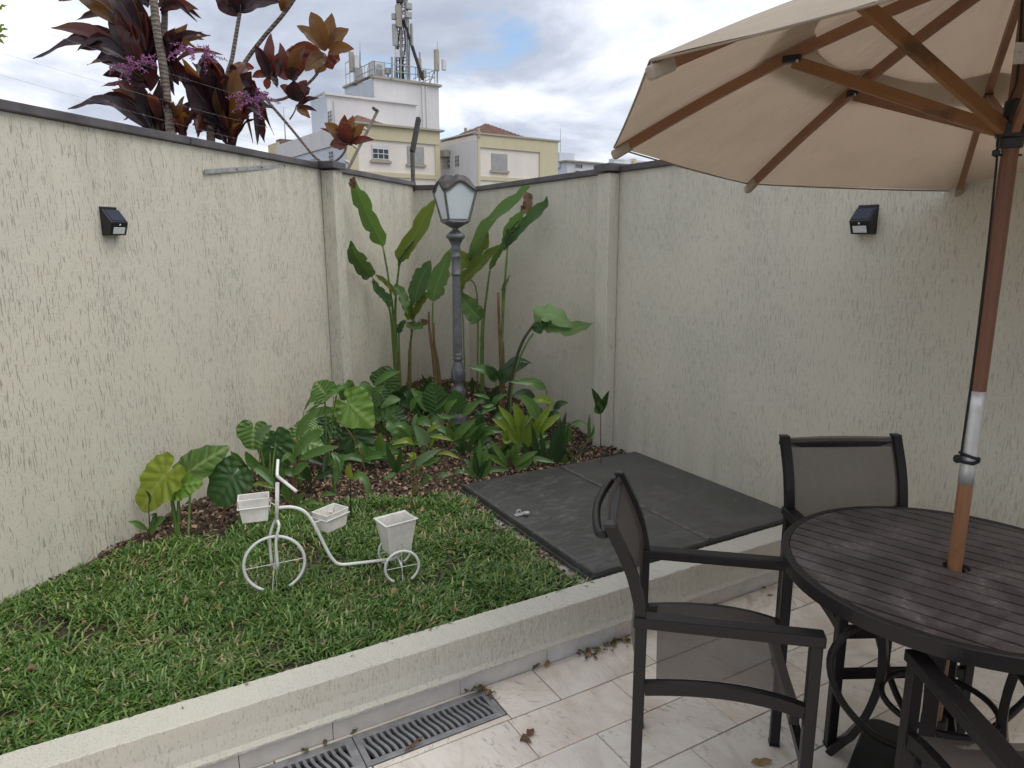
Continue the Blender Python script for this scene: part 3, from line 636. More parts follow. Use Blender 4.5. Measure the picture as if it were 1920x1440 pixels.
def arch(t): return 0.060*(0.5+0.5*math.cos(2*PI*(t-0.5)))        # ogee crown over each pane
for k in range(4):
    (sa, ta), (sb, tb) = crn[k], crn[(k+1) % 4]
    fr.bar(lp_pt(sa*hb, ta*hb, z0l), lp_pt(sa*htp, ta*htp, zs_), 0.013, 0.013, up=lp_pt(sa, ta, 0)-Vector((LB.x, LB.y, 0)))
    fr.bar(lp_pt(sa*hb, ta*hb, z0l+0.006), lp_pt(sb*hb, tb*hb, z0l+0.006), 0.010, 0.012)
    top = [lp_pt((sa+(sb-sa)*i/14)*htp, (ta+(tb-ta)*i/14)*htp, zs_+arch(i/14)) for i in range(15)]
    fr.sweep(top, 0.012, 0.013)
obj('lantern_frame', fr, M['iron'], lp)
for k in range(4):
    (sa, ta), (sb, tb) = crn[k], crn[(k+1) % 4]; vs = []; n = 14; ins = 0.985
    for i in range(n+1):
        t = i/n; sx, tx = sa+(sb-sa)*t, ta+(tb-ta)*t
        vs += [lp_pt(sx*hb*ins, tx*hb*ins, z0l+0.008), lp_pt(sx*htp*ins, tx*htp*ins, zs_+arch(t)-0.004)]
    obj('glass_pane', MB().add(vs, [(2*i, 2*i+2, 2*i+3, 2*i+1) for i in range(n)]), M['frost'], lp)
def lroof():
    mb = MB(); n = 14; rings = []; vs = []; K = 8
    for q in range(K+1):
        f = 1-q/K
        for k in range(4):
            (sa, ta), (sb, tb) = crn[k], crn[(k+1) % 4]
            for i in range(n):
                t = i/n; e = f**0.9; sx, tx = sa+(sb-sa)*t, ta+(tb-ta)*t
                rr = math.hypot(sx, tx)
                w = htp*1.10*e; z = zs_+0.004+arch(t)*(f**0.6) + (1-f**2.6)*0.085
                vs.append(lp_pt(sx*w, tx*w, z))
    m = 4*n; fs = [(q*m+i, q*m+(i+1) % m, (q+1)*m+(i+1) % m, (q+1)*m+i) for q in range(K) for i in range(m)]
    return mb.add(vs, fs)
obj('roof', lroof(), M['lroof'], lp, smooth=True, solid=0.004)
obj('bulb', MB().lathe((LB.x, LB.y, 0), [(0.012, z0l), (0.014, z0l+0.03), (0.028, z0l+0.06), (0.030, z0l+0.075), (0.018, z0l+0.10), (0.002, z0l+0.108)], 14), M['led'], lp, smooth=True)

# --- solar wall lamps
def solar_lamp(label, pos, right, out):
    t = thing('solar_lamp', label, 'wall lamp', pos, 'solar lamps on the walls')
    ax = (right, out, ZV); h = 0.062; w = 0.047
    prof = [(0, -h), (0.042, -h+0.002), (0.058, -0.012), (0.060, -0.004), (0.016, 0.050), (0.003, 0.051), (0, 0.051)]
    vs = [pos + right*s*w + out*y + ZV*z for s in (-1, 1) for y, z in prof]; n = len(prof)
    obj('housing', MB().add(vs, [tuple(range(n-1, -1, -1)), tuple(range(n, 2*n))]+[(k, (k+1) % n, n+(k+1) % n, n+k) for k in range(n)]), M['black_plastic'], t, bevel=0.003)
    obj('mounting_tab', MB().box((-w*0.98, 0.001, 0.0515), (w*0.98, 0.006, 0.062), ax, pos), M['black_plastic'], t)
    sl = (Vector((0.016, 0.050)) - Vector((0.060, -0.004))); d = (out*sl.x+ZV*sl.y).normalized(); nn = right.cross(d); nn = nn if nn.z > 0 else -nn
    c = pos+out*0.038+ZV*0.023
    obj('solar_panel', MB().box((-w*0.84, -0.028, 0.0005), (w*0.84, 0.028, 0.002), (right, d, nn), c), M['solar'], t)
    f0, f1 = pos+out*0.042+ZV*(-h+0.002), pos+out*0.058+ZV*(-0.012); fd = (f1-f0).normalized(); fn = right.cross(fd); fn = fn if fn.dot(out) > 0 else -fn
    obj('led_panel', MB().box((-w*0.68, 0.006, 0.0005), (w*0.68, 0.036, 0.0025), (right, fd, fn), f0), M['led'], t, bevel=0.001)
    mb = MB(); cs = f0+fd*0.047+fn*0.002
    mb.add([cs+right*0.005*math.cos(a*PI/4)+fd*0.005*math.sin(a*PI/4) for a in range(8)]+[cs+fn*0.004], [(k, (k+1) % 8, 8) for k in range(8)])
    obj('motion_sensor', mb, M['led'], t, smooth=True)
    return t
pL = on_plane(204, 415, WP, WN); solar_lamp('black solar lamp with white light panel on the left wall', pL, -WD if False else WD, WN)
pR = on_plane(1627, 412, (XR, 0, 0), Vector((1, 0, 0))); solar_lamp('black solar lamp with white light panel on the right wall', pR, Vector((0, -1, 0)), Vector((-1, 0, 0)))

# --- white tricycle plant stand
T0 = at_z(515, 1112, 0.215); TR = (at_z(755, 1094, 0.215)+at_z(708, 1062, 0.215))/2; td = (TR-T0); td.z = 0; td.normalize(); tn = Vector((td.y, -td.x, 0))   # tn points to the viewer
tr = thing('tricycle_planter', 'white metal tricycle plant stand on the lawn', 'plant stand', T0)
def tp(x, y, off=0): return on_plane(x, y, T0+tn*off, tn)
rw = 0.115; zf = zsoil(T0.x, T0.y)
fc = tp(515, 1057)
wh = obj('front_wheel', MB().ring(fc, td, ZV, rw, 0.0062, -PI*0.36, PI*1.36, 44), M['white_paint'], tr, smooth=True)
for a in (0.06, PI*0.5-0.1, PI+0.06, PI*1.5-0.15):
    obj('spoke', MB().tube([fc, fc+(td*math.cos(a)+ZV*math.sin(a))*rw], 0.0016, 5), M['white_paint'], wh)
fk = MB()
for sg in (-1, 1):
    fo = tn*sg*0.022+td*sg*0.011; fk.tube(bez([fc+fo+ZV*-0.014, fc+fo+ZV*0.10, tp(518, 985)+fo*0.9, tp(519, 975)+fo*0.25], 14), 0.0056, 8)
obj('fork', fk, M['white_paint'], tr, smooth=True)
obj('steering_post', MB().tube([tp(519, 980), tp(520, 905)], 0.0075, 10), M['white_paint'], tr, smooth=True)
hbc = tp(520, 893)
obj('handlebar', MB().tube(bez([tp(522, 873)-tn*0.075, tp(520, 888)-tn*0.02, hbc], 8), 0.0062, 8).tube([hbc, tp(553, 904)+tn*0.11], 0.0062, 8), M['white_paint'], tr, smooth=True)
obj('frame_tube', MB().tube(bez([tp(521, 952), tp(548, 951), tp(572, 960), tp(590, 985), tp(610, 1025), tp(622, 1046), tp(637, 1058), tp(670, 1056), tp(728, 1049), tp(738, 1049)], 44), 0.0066, 9), M['white_paint'], tr, smooth=True)
rr = 0.069; nc = at_z(755, 1096, 0.212)+ZV*rr*0.93; nc = on_plane(754, 1063, nc, tn); fcn = nc - tn*0.165
for q, c in ((0, nc), (1, fcn)):
    rwh = obj('rear_wheel', MB().ring(c, td, ZV, rr, 0.0052, -PI*0.33, PI*1.33, 36), M['white_paint'], tr, smooth=True)
    for a in (0.05, PI*0.5, PI+0.05, PI*1.5):
        obj('spoke', MB().tube([c, c+(td*math.cos(a)+ZV*math.sin(a))*rr], 0.0016, 5), M['white_paint'], rwh)
ax_m = (nc+fcn)/2
obj('axle', MB().tube([nc, fcn], 0.004, 6).tube([tp(736, 1049), ax_m+ZV*0.012], 0.0062, 8).tube([ax_m, ax_m+ZV*0.03], 0.005, 6), M['white_paint'], tr, smooth=True)
def pot(label, c, d, L, Wd, H, taper, mull=False, rim=0.012):
    """tapered box pot, open on top; c centre of rim, d long direction"""
    t = thing('planter_pot', label, 'planter', c-ZV*H, 'white pots of the tricycle'); e = Vector((-d.y, d.x, 0)); th = 0.005
    def rect(k, z, ins): return [c+d*(s*(L/2*k-ins))+e*(q*(Wd/2*k-ins))+ZV*z for s, q in ((-1,-1),(1,-1),(1,1),(-1,1))]
    vs = rect(taper, -H, 0)+rect(1, 0, 0)+rect(1, 0, th)+rect(taper, -H+0.012, th)
    obj('body', MB().add(vs, [(3,2,1,0)]+[(k, (k+1) % 4, 4+(k+1) % 4, 4+k) for k in range(4)]+[(4+k, 4+(k+1) % 4, 8+(k+1) % 4, 8+k) for k in range(4)]+[(8+k, 8+(k+1) % 4, 12+(k+1) % 4, 12+k) for k in range(4)]+[(12,13,14,15)]), M['planter'], t, bevel=0.004)
    return t, e
def wire_rim(par, c, d, L, Wd, z, r=0.003, name='holder_ring'):
    e = Vector((-d.y, d.x, 0)); P = [c+d*(s*L/2)+e*(q*Wd/2)+ZV*z for s, q in ((-1,-1),(1,-1),(1,1),(-1,1),(-1,-1))]
    obj(name, MB().tube(P, r, 6), M['white_paint'], par)
b1 = tp(475, 930, -0.035)
pd1 = (td*0.93+tn*0.37).normalized(); pd1 = td.copy()
pot('white pot on the near left of the tricycle, under the big dark leaf', b1, td, 0.118, 0.075, 0.098, 0.80)
wire_rim(tr, b1, td, 0.124*0.97, 0.081*0.97, -0.036); obj('holder_arm', MB().tube([b1+td*0.062-ZV*0.036, tp(519, 948)], 0.0024, 6), M['white_paint'], tr)
b2 = tp(619, 955, -0.05); d2 = (td*0.80-tn*0.60).normalized()
pot('white pot in the middle of the tricycle with a brown leaf inside', b2, d2, 0.122, 0.09, 0.078, 0.80)
wire_rim(tr, b2, d2, 0.128*0.96, 0.094*0.97, -0.022); obj('holder_arm', MB().tube([b2-d2*0.05+tn*0.02-ZV*0.022, tp(588, 980)], 0.0024, 6), M['white_paint'], tr)
dl = MB().add([b2+d2*a*0.02+Vector((0, 0, -0.030+z))+tn*b*0.012 for a, b, z in ((-1, 0, 0), (-0.2, 1, 0.008), (1, 0.2, 0.004), (0.2, -1, 0.010))], [(0, 1, 2, 3)])
tag(obj('dry_leaf', dl, M['dead']), 'curled brown leaf lying in the middle white pot', 'leaf', 'fallen leaves')
obj('handle', MB().box((-0.002, -0.045, -0.03), (0.002, 0.045, -0.022), (d2, Vector((-d2.y, d2.x, 0)), ZV), b2+d2*0.02).box((-0.002, -0.003, -0.022), (0.002, 0.003, 0.004), (d2, Vector((-d2.y, d2.x, 0)), ZV), b2+d2*0.02), M['planter'], tr)
b3 = on_plane(742, 972, ax_m, tn); d3 = (td*0.95-tn*0.30).normalized()
pot('tall white pot at the back of the tricycle above the small wheels', b3, d3, 0.140, 0.105, 0.140, 0.68)
wire_rim(tr, b3, d3, 0.146, 0.111, -0.001)
e3 = Vector((-d3.y, d3.x, 0)); s3 = -1 if e3.dot(tn) > 0 else 1
obj('holder_arm', MB().tube([b3-e3*s3*0.056, b3-e3*s3*0.040-ZV*0.135, ax_m], 0.0022, 6).tube([b3+e3*s3*0.056, b3+e3*s3*0.040-ZV*0.135, ax_m], 0.0022, 6), M['white_paint'], tr)

# --- slatted round table
TC = Vector((1.937, 0.940, 0)); TRD = 0.447; TZ = 0.72
tb = thing('patio_table', 'round dark slatted metal table with the umbrella pole through it', 'table', TC)
sa_ = math.radians(-73.2); sdv = Vector((math.cos(sa_), math.sin(sa_), 0)); snv = Vector((-sdv.y, sdv.x, 0))
rimv = []; nR = 96
pr = [(TRD, TZ-0.040), (TRD, TZ-0.003), (TRD-0.003, TZ), (TRD-0.020, TZ), (TRD-0.022, TZ-0.003), (TRD-0.022, TZ-0.040)]
rm = MB(); m = len(pr)
rm.add([TC+Vector((r*math.cos(2*PI*k/nR), r*math.sin(2*PI*k/nR), z)) for k in range(nR) for r, z in pr], [(k*m+i, ((k+1) % nR)*m+i, ((k+1) % nR)*m+(i+1) % m, k*m+(i+1) % m) for k in range(nR) for i in range(m)])
obj('rim', rm, M['dark_alu'], tb)
ri = TRD-0.0225; pitch_ = 0.0525; hole = 0.034
def slat(t0, t1):
    """one table slat: strip between offsets t0..t1 clipped to the rim circle, with the pole hole cut out"""
    mb = MB(); n = 10
    def run(s0f, s1f):
        up = []; lo = []
        for i in range(n+1):
            t = t0+(t1-t0)*i/n; up.append((s1f(t), t)); lo.append((s0f(t), t))
        poly = lo[::1] + up[::-1]
        P = [TC+sdv*s+snv*t for s, t in poly]; mb.prism(poly=[(p.x, p.y) for p in P], z0=TZ-0.022, z1=TZ-0.0012)
    ch = lambda t: math.sqrt(max(ri*ri-t*t, 0)); hl = lambda t: math.sqrt(max(hole*hole-t*t, 0))
    if t0 < hole and t1 > -hole: run(lambda t: -ch(t), lambda t: -hl(t)); run(hl, ch)
    else: run(lambda t: -ch(t), ch)
    return mb
k = -8
while k <= 8:
    t0, t1 = k*pitch_-pitch_/2+0.0036, k*pitch_+pitch_/2-0.0036; t0, t1 = max(t0, -ri+0.002), min(t1, ri-0.002)
    if t1 > t0+0.004: obj('slat', slat(t0, t1), M['tabletop'], tb)
    k += 1
obj('support_bar', MB().bar(TC-snv*ri*0.98+ZV*(TZ-0.031)+sdv*0.10, TC+snv*ri*0.98+ZV*(TZ-0.031)+sdv*0.10, 0.035, 0.016).bar(TC-snv*ri*0.98+ZV*(TZ-0.031)-sdv*0.10, TC+snv*ri*0.98+ZV*(TZ-0.031)-sdv*0.10, 0.035, 0.016), M['dark_alu'], tb)
obj('hole_ring', MB().ring(TC+ZV*(TZ-0.006), Vector((1, 0, 0)), Vector((0, 1, 0)), hole, 0.003, n=28, m=6), M['black_plastic'], tb, smooth=True)
for q in range(4):
    a = math.radians(20+90*q); d = Vector((math.cos(a), math.sin(a), 0)); e = Vector((-d.y, d.x, 0))
    lg = bez([TC+d*0.20+ZV*(TZ-0.042), TC+d*0.165+ZV*0.50, TC+d*0.15+ZV*0.32, TC+d*0.19+ZV*0.14, TC+d*0.27+ZV*0.0], 16)
    vs = []; nL = len(lg)
    for i, p in enumerate(lg):
        t = i/(nL-1); hw = 0.040-0.022*math.sin(PI*min(1, t*1.15)) if t < 0.87 else 0.022; tg = (lg[min(i+1, nL-1)]-lg[max(i-1, 0)]).normalized(); nn = tg.cross(e)
        for a2, b2_ in ((-1,-1),(1,-1),(1,1),(-1,1)): vs.append(p+e*(a2*hw)+nn*(b2_*0.011))
    fs = [(3,2,1,0), tuple(4*(nL-1)+k for k in range(4))]+[(4*i+k, 4*i+(k+1) % 4, 4*i+4+(k+1) % 4, 4*i+4+k) for i in range(nL-1) for k in range(4)]
    obj('leg', MB().add(vs, fs), M['dark_alu'], tb, bevel=0.002)
    a = math.radians(65+90*q); d = Vector((math.cos(a), math.sin(a), 0))
    obj('scroll_tube', MB().tube(bez([TC+d*0.12+ZV*0.56, TC+d*0.26+ZV*0.555, TC+d*0.335+ZV*0.47, TC+d*0.30+ZV*0.34, TC+d*0.20+ZV*0.22, TC+d*0.10+ZV*0.16], 26), 0.0105, 9), M['dark_alu'], tb, smooth=True)
obj('lower_ring', MB().ring(TC+ZV*0.30, Vector((1, 0, 0)), Vector((0, 1, 0)), 0.145, 0.009, n=36, m=8), M['dark_alu'], tb, smooth=True)

# --- armchairs
CW, CDp, CA = 0.415, 0.43, 0.64
def make_chair(label):
    t = thing('patio_armchair', label, 'chair', (0, 0, 0), 'armchairs around the round table'); hw, hd = CW/2, CDp/2; s_ = 0.030
    for sx in (-1, 1):
        obj('leg', MB().box((sx*hw-s_/2, -hd-s_/2, 0.006), (sx*hw+s_/2, -hd+s_/2, CA-0.0305)), M['dark_alu'], t, bevel=0.003)
        obj('leg', MB().box((sx*hw-s_/2, hd-s_/2, 0.006), (sx*hw+s_/2, hd+s_/2, CA-0.0305)), M['dark_alu'], t, bevel=0.003)
        for yy in (-hd, hd): obj('foot_cap', MB().box((sx*hw-s_/2-0.001, yy-s_/2-0.001, 0), (sx*hw+s_/2+0.001, yy+s_/2+0.001, 0.006)), M['black_plastic'], t)
        obj('arm', MB().box((sx*hw-0.0215, -hd-s_/2-0.004, CA-0.030), (sx*hw+0.0215, hd+s_/2+0.004, CA)), M['dark_alu'], t, bevel=0.0035)
        obj('seat_rail', MB().sweep([(sx*(hw-0.002), y, 0.416+0.030*math.cos(y/hd*1.25)-0.012*max(0, y/hd)**3) for y in np.linspace(-hd+s_/2, hd-s_/2, 13)], 0.024, 0.034), M['dark_alu'], t)
        up = bez([(sx*hw, -hd, CA-0.03), (sx*hw, -hd-0.004, CA+0.02), (sx*hw, -hd-0.030, CA+0.12), (sx*hw, -hd-0.075, CA+0.217), (sx*hw, -hd-0.088, CA+0.242)], 16)
        obj('back_upright', MB().sweep(up, 0.030, 0.028, up=(0, 1, 0)), M['dark_alu'], t)
        obj('end_cap', MB().box((sx*hw-0.016, -hd-0.103, CA+0.239), (sx*hw+0.016, -hd-0.072, CA+0.248)), M['black_plastic'], t, bevel=0.002)
    obj('front_rail', MB().box((-hw+s_/2, hd-0.045, 0.365), (hw-s_/2, hd-0.020, 0.400)), M['dark_alu'], t)
    obj('rear_rail', MB().box((-hw+s_/2, -hd-0.012, 0.378), (hw-s_/2, -hd+0.012, 0.408)), M['dark_alu'], t)
    obj('stretcher', MB().box((-hw+s_/2, hd-0.010, 0.245), (hw-s_/2, hd+0.012, 0.272)), M['dark_alu'], t)
    obj('handle', MB().tube(bez([(-hw, -hd-0.094, CA+0.217), (-hw*0.90, -hd-0.118, CA+0.212), (0, -hd-0.138, CA+0.210), (hw*0.90, -hd-0.118, CA+0.212), (hw, -hd-0.094, CA+0.217)], 28), 0.0115, 10), M['dark_alu'], t, smooth=True)
    def surf(f, nu=12, nv=16):
        vs = [f(i/nu, j/nv) for i in range(nu+1) for j in range(nv+1)]; k = nv+1
        return MB().add(vs, [(i*k+j, (i+1)*k+j, (i+1)*k+j+1, i*k+j+1) for i in range(nu) for j in range(nv)], [(i/nu+0.001, j/nv) for i in range(nu+1) for j in range(nv+1)])
    def fs(u, v):
        y = -hd+0.045+(CDp-0.075)*v; x = (u-0.5)*2*(hw-0.010); zr = 0.436+0.030*math.cos(y/hd*1.25)-0.012*max(0, y/hd)**3
        return (x, y, zr-0.014*(1-(2*u-1)**2))
    obj('seat_sling', surf(fs), M['sling'], t, smooth=True)
    up = bez([(0, -hd-0.010, CA-0.14), (0, -hd-0.004, CA+0.02), (0, -hd-0.030, CA+0.12), (0, -hd-0.075, CA+0.217), (0, -hd-0.088, CA+0.238)], 16)
    def fb(u, v): p = up[min(16, int(round(v*16)))]; return ((u-0.5)*2*(hw-0.008), p.y-0.020*(1-(2*u-1)**2), p.z)
    obj('back_sling', surf(fb), M['sling'], t, smooth=True)
    hem = MB(); hem.box((-hw+0.014, -hd-0.100, CA+0.204), (hw-0.014, -hd-0.078, CA+0.222)); obj('top_rail', hem, M['dark_alu'], t)
    return t
def chair_at(t, front_mid, fwd):
    f = Vector(fwd).normalized(); c = Vector(front_mid)-f*(CDp/2); t.location = (c.x, c.y, 0.0015); t.rotation_euler = (0, 0, math.atan2(-f.x, f.y))
ch1 = make_chair('brown sling armchair left of the table, seen from its side')
ch2 = dup(ch1, (0, 0, 0), 0); ch2['label'] = 'brown sling armchair behind the table with its back to the right wall'
ch3 = dup(ch1, (0, 0, 0), 0); ch3['label'] = 'brown sling armchair cut off by the bottom right corner of the photo'
f1 = Vector((0.745, -0.667, 0)); chair_at(ch1, ((1.436+1.72)/2, (0.997+1.303)/2, 0), f1)
f2 = Vector((-0.475, -0.88, 0)).normalized(); chair_at(ch2, Vector(((2.054+2.448)/2, (1.596+1.383)/2, 0))+f2*CDp, f2)
f3 = Vector((0.535, 0.845, 0)).normalized(); chair_at(ch3, Vector((1.564, 0.812, 0))+Vector((f3.y, -f3.x, 0))*(CW/2)+f3*0.01, f3)

# --- umbrella with its base
UB = TC.copy(); PT = Vector((1.958, 0.955, 0))        # the pole stands a little off the hole centre
ub = thing('umbrella_base', 'black square umbrella base plate under the round table', 'umbrella base', UB)
bd = Vector((0.82, 0.35, 0)).normalized(); be = Vector((-bd.y, bd.x, 0))
def rrect(hx, hy, r, n=5):
    P = []
    for sx, sy, a0 in ((1, 1, 0), (-1, 1, PI/2), (-1, -1, PI), (1, -1, 3*PI/2)):
        for i in range(n+1): a = a0+PI/2*i/n; P.append((sx*(hx-r)+r*math.cos(a), sy*(hy-r)+r*math.sin(a)))
    return P
P = [UB+bd*a+be*b for a, b in rrect(0.20, 0.20, 0.05)]
obj('plate', MB().prism([(p.x, p.y) for p in P], 0.002, 0.055), M['rubber'], ub, bevel=0.008)
obj('socket', MB().lathe((PT.x, PT.y, 0), [(0.034, 0.05), (0.034, 0.235), (0.030, 0.24), (0.026, 0.24)], 18), M['rubber'], ub, smooth=False)
um = thing('patio_umbrella', 'beige canvas patio umbrella with wooden ribs and pole', 'umbrella', (PT.x, PT.y, 0.24))
AX = (Vector((2.035, 0.985, 1.97))-Vector((PT.x, PT.y, 0.72))).normalized(); AX = ZV.copy()
def pole_pt(z): return Vector((PT.x+0.012*(z-0.72), PT.y+0.006*(z-0.72), z))
def octpole(z0, z1, r): return MB().tube([pole_pt(z0+(z1-z0)*i/6) for i in range(7)], r, 10)
obj('lower_pole', octpole(0.20, 0.955, 0.0185), M['wood_pole'], um)
obj('metal_sleeve', octpole(0.950, 1.205, 0.0195), M['alu'], um, smooth=True)
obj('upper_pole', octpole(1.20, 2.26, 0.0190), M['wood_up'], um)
UC = Vector((2.041, 0.99, 1.864)); UR = 1.059; UA = 2.957; tx_, ty_ = 0.082, 0.048
un = Vector((tx_, ty_, 1)).normalized(); APX = pole_pt(2.265)
tips = []
for i in range(8):
    a = UA-i*PI/4; v = Vector((math.cos(a), math.sin(a), 0)); v.z = -(v.x*tx_+v.y*ty_); v.normalize(); tips.append(UC+v*UR)
def rib_pt(i, t): return APX.lerp(tips[i % 8], t) + ZV*0.035*math.sin(PI*t)
def panel(i, t0, t1, lift, nU=10, nV=14, scallop=0.0):
    vs = []; uv = []
    for j in range(nV+1):
        for k in range(nU+1):
            u = k/nU; b = 4*u*(1-u); tt0 = t0+scallop*b; t = tt0+(t1-tt0)*j/nV
            te = t*(1-0.002*b*(t/t1)) if t1 > 0.9 else t
            p = rib_pt(i, te).lerp(rib_pt(i+1, te), u); out = (p-APX); sag = 0.006*b*t
            p = p + ZV*(lift+0.012-sag+0.003*math.sin(9*u+4*t+i*2)*b)
            vs.append(p); uv.append((u+i*1.7+0.001, t))
    n = nU+1; return MB().add(vs, [(j*n+k, j*n+k+1, (j+1)*n+k+1, (j+1)*n+k) for j in range(nV) for k in range(nU)], uv)
for i in range(8):
    cp = obj('canopy_panel', panel(i, 0.45, 1.0, 0.006, scallop=0.045), M['canvas'], um, smooth=True)
    obj('vent_panel', panel(i, 0.0, 0.60, 0.022), M['canvas'], um, smooth=True)
    hemp = [rib_pt(i, 1.0*(1-0.002*4*u*(1-u))).lerp(rib_pt(i+1, 1.0*(1-0.002*4*u*(1-u))), u)+ZV*(0.014-0.006*4*u*(1-u)) for u in np.linspace(0, 1, 13)]
    obj('hem', MB().tube(hemp, 0.0028, 5), M['canvas'], um)
    ribp = [rib_pt(i, t)-ZV*0.006 for t in np.linspace(0.03, 0.985, 16)]
    rb = MB(); rb.sweep(ribp, 0.017, 0.028); rb.uv = [(0.001+(k % 4)/4, k/len(rb.v)) for k in range(len(rb.v))]
    obj('rib', rb, M['wood'], um)
    pk = [rib_pt(i, t)-ZV*0.010 for t in (0.945, 0.975, 1.004)]
    obj('rib_pocket', MB().sweep(pk, 0.026, 0.030), M['canvas'], um, bevel=0.008)
    RUN = pole_pt(1.862); dr = (tips[i]-APX); dr.z = 0; dr.normalize()
    a, b = RUN+dr*0.030, rib_pt(i, 0.50)-ZV*0.026
    st = MB().sweep([a.lerp(b, q/6) for q in range(7)], 0.017, 0.032); st.uv = [(0.001+(k % 4)/4, k/len(st.v)) for k in range(len(st.v))]
    so_ = obj('strut', st, M['wood_strut'] if i in (0, 1) else M['wood'], um, bevel=0.002)
    jn = rib_pt(i, 0.50)-ZV*0.018
    obj('bracket', MB().bar(jn-dr*0.02, jn+dr*0.03, 0.022, 0.02), M['black_plastic'], so_, bevel=0.003)
    obj('bolt', MB().tube([b-dr.cross(ZV)*0.0115-dr*0.01, b+dr.cross(ZV)*0.0115-dr*0.01], 0.004, 8), M['alu'], so_)
rn = pole_pt(1.84)
obj('runner', MB().lathe((rn.x, rn.y, 0), [(0.0205, 1.815), (0.026, 1.817), (0.027, 1.838), (0.036, 1.842), (0.036, 1.872), (0.027, 1.876), (0.025, 1.925), (0.0205, 1.93)], 20), M['black_plastic'], um)
hb_ = pole_pt(2.235); obj('top_hub', MB().lathe((hb_.x, hb_.y, 0), [(0.0195, 2.18), (0.040, 2.19), (0.040, 2.235), (0.0195, 2.25)], 20), M['black_plastic'], um)
cl = -RT; cl.z = 0; cl.normalize()
cdp = bez([pole_pt(2.16)+cl*0.028-FH*0.012, pole_pt(1.98)+cl*0.020-FH*0.02, pole_pt(1.93)+cl*0.030-FH*0.02, pole_pt(1.84)+cl*0.034, pole_pt(1.79)+cl*0.030, pole_pt(1.60)+cl*0.024, pole_pt(1.35)+cl*0.021, pole_pt(1.18)+cl*0.0215, pole_pt(1.05)+cl*0.023, pole_pt(1.02)+cl*0.0225], 40)
obj('pull_cord', MB().tube(cdp, 0.0030, 6), M['cord'], um, smooth=True)
zc_ = 1.015; kn = MB().ring(pole_pt(zc_), Vector((1, 0, 0.12)), Vector((0, 1, 0)), 0.0225, 0.0042, n=26, m=6).ring(pole_pt(zc_+0.012), Vector((1, 0, -0.25)), Vector((0, 1, 0.15)), 0.0225, 0.0042, n=26, m=6)
kc = pole_pt(zc_+0.006)+cl*0.036-FH*0.008
kn.lathe(kc, [(0.001, -0.012), (0.009, -0.008), (0.011, 0.0), (0.009, 0.008), (0.001, 0.012)], 10).tube(bez([kc, kc-cl*0.012-FH*0.012-ZV*0.006, pole_pt(zc_-0.004)-FH*0.024], 8), 0.004, 6)
obj('cord_knot', kn, M['cord'], um, smooth=True)
yl = pole_pt(1.90)-cl*0.034-FH*0.02
obj('crank_handle', MB().tube(bez([yl-ZV*0.055, yl-ZV*0.02-cl*0.012, yl+ZV*0.03-cl*0.004], 8), 0.007, 8), M['yellow'], um, smooth=True)
pul = pole_pt(2.03)+cl*0.024-FH*0.022
obj('pulley_plate', MB().box((-0.012, -0.002, -0.024), (0.012, 0.002, 0.024), (cl, FH, ZV), pul).lathe(pul-FH*0.004, [(0.001, -0.003), (0.004, 0), (0.001, 0.003)], 8), M['alu'], um)
obj('locking_pin', MB().tube([pole_pt(1.80)+cl*0.035, pole_pt(1.80)-cl*0.03], 0.003, 6).lathe(pole_pt(1.805)+cl*0.034, [(0.001, -0.010), (0.009, -0.006), (0.009, 0.006), (0.001, 0.010)], 10), M['black_plastic'], um)

# ================================================================== PLANTS
TOCAM = -FH
def leaf_mesh(path, width, N, n=14, m=3, fold=0.25, rip=0.0, ripn=6, prof='lance', tear=0, seed=0):
    """blade along a midrib path; width = full width; N = hint of the upper side"""
    pts = bez(path, n); rs = random.Random(seed); vs = []; uv = []; N = Vector(N); ph = rs.uniform(0, 6)
    for i, p in enumerate(pts):
        t = i/n; tg = (pts[min(i+1, n)]-pts[max(i-1, 0)]).normalized(); sd = tg.cross(N)
        sd = sd.normalized() if sd.length > 1e-5 else tg.orthogonal().normalized(); u = sd.cross(tg); 
        if prof == 'lance': w = math.sin(PI*min(1, t**0.85*0.97+0.03))**0.85
        elif prof == 'strap': w = min(1, 0.55+t*2.2)*min(1, (1-t)*3.2)**0.7
        elif prof == 'paddle': w = min(1, (t*4.5)**0.7)*min(1, ((1-t)*3.4)**0.75)*(0.92+0.08*math.sin(PI*t))
        elif prof == 'oval': w = math.sin(PI*min(1, t**0.8*0.96+0.04))**0.55
        w = max(w, 0.03)*width/2
        for k in range(-m, m+1):
            a = k/m; z = abs(a)*math.sin(fold)*w + rip*abs(a)**1.5*math.sin(ripn*2*PI*t+ph+(1.3 if a > 0 else 0))
            e = 1+0.05*math.sin(13*t+ph+(2 if a > 0 else 0))
            if prof == 'paddle': e *= 1-0.30*max(0, math.sin(7*t*PI+ph*2+(1.7 if a > 0 else 0)))**10*abs(a)-0.06*math.sin(31*t+ph)*abs(a)
            vs.append(p+sd*(a*w*math.cos(fold)*e)+u*z); uv.append((0.5+a*0.5*0.999+0.0001, t))
    k = 2*m+1; return MB().add(vs, [(i*k+j, i*k+j+1, (i+1)*k+j+1, (i+1)*k+j) for i in range(n) for j in range(k-1)], uv)
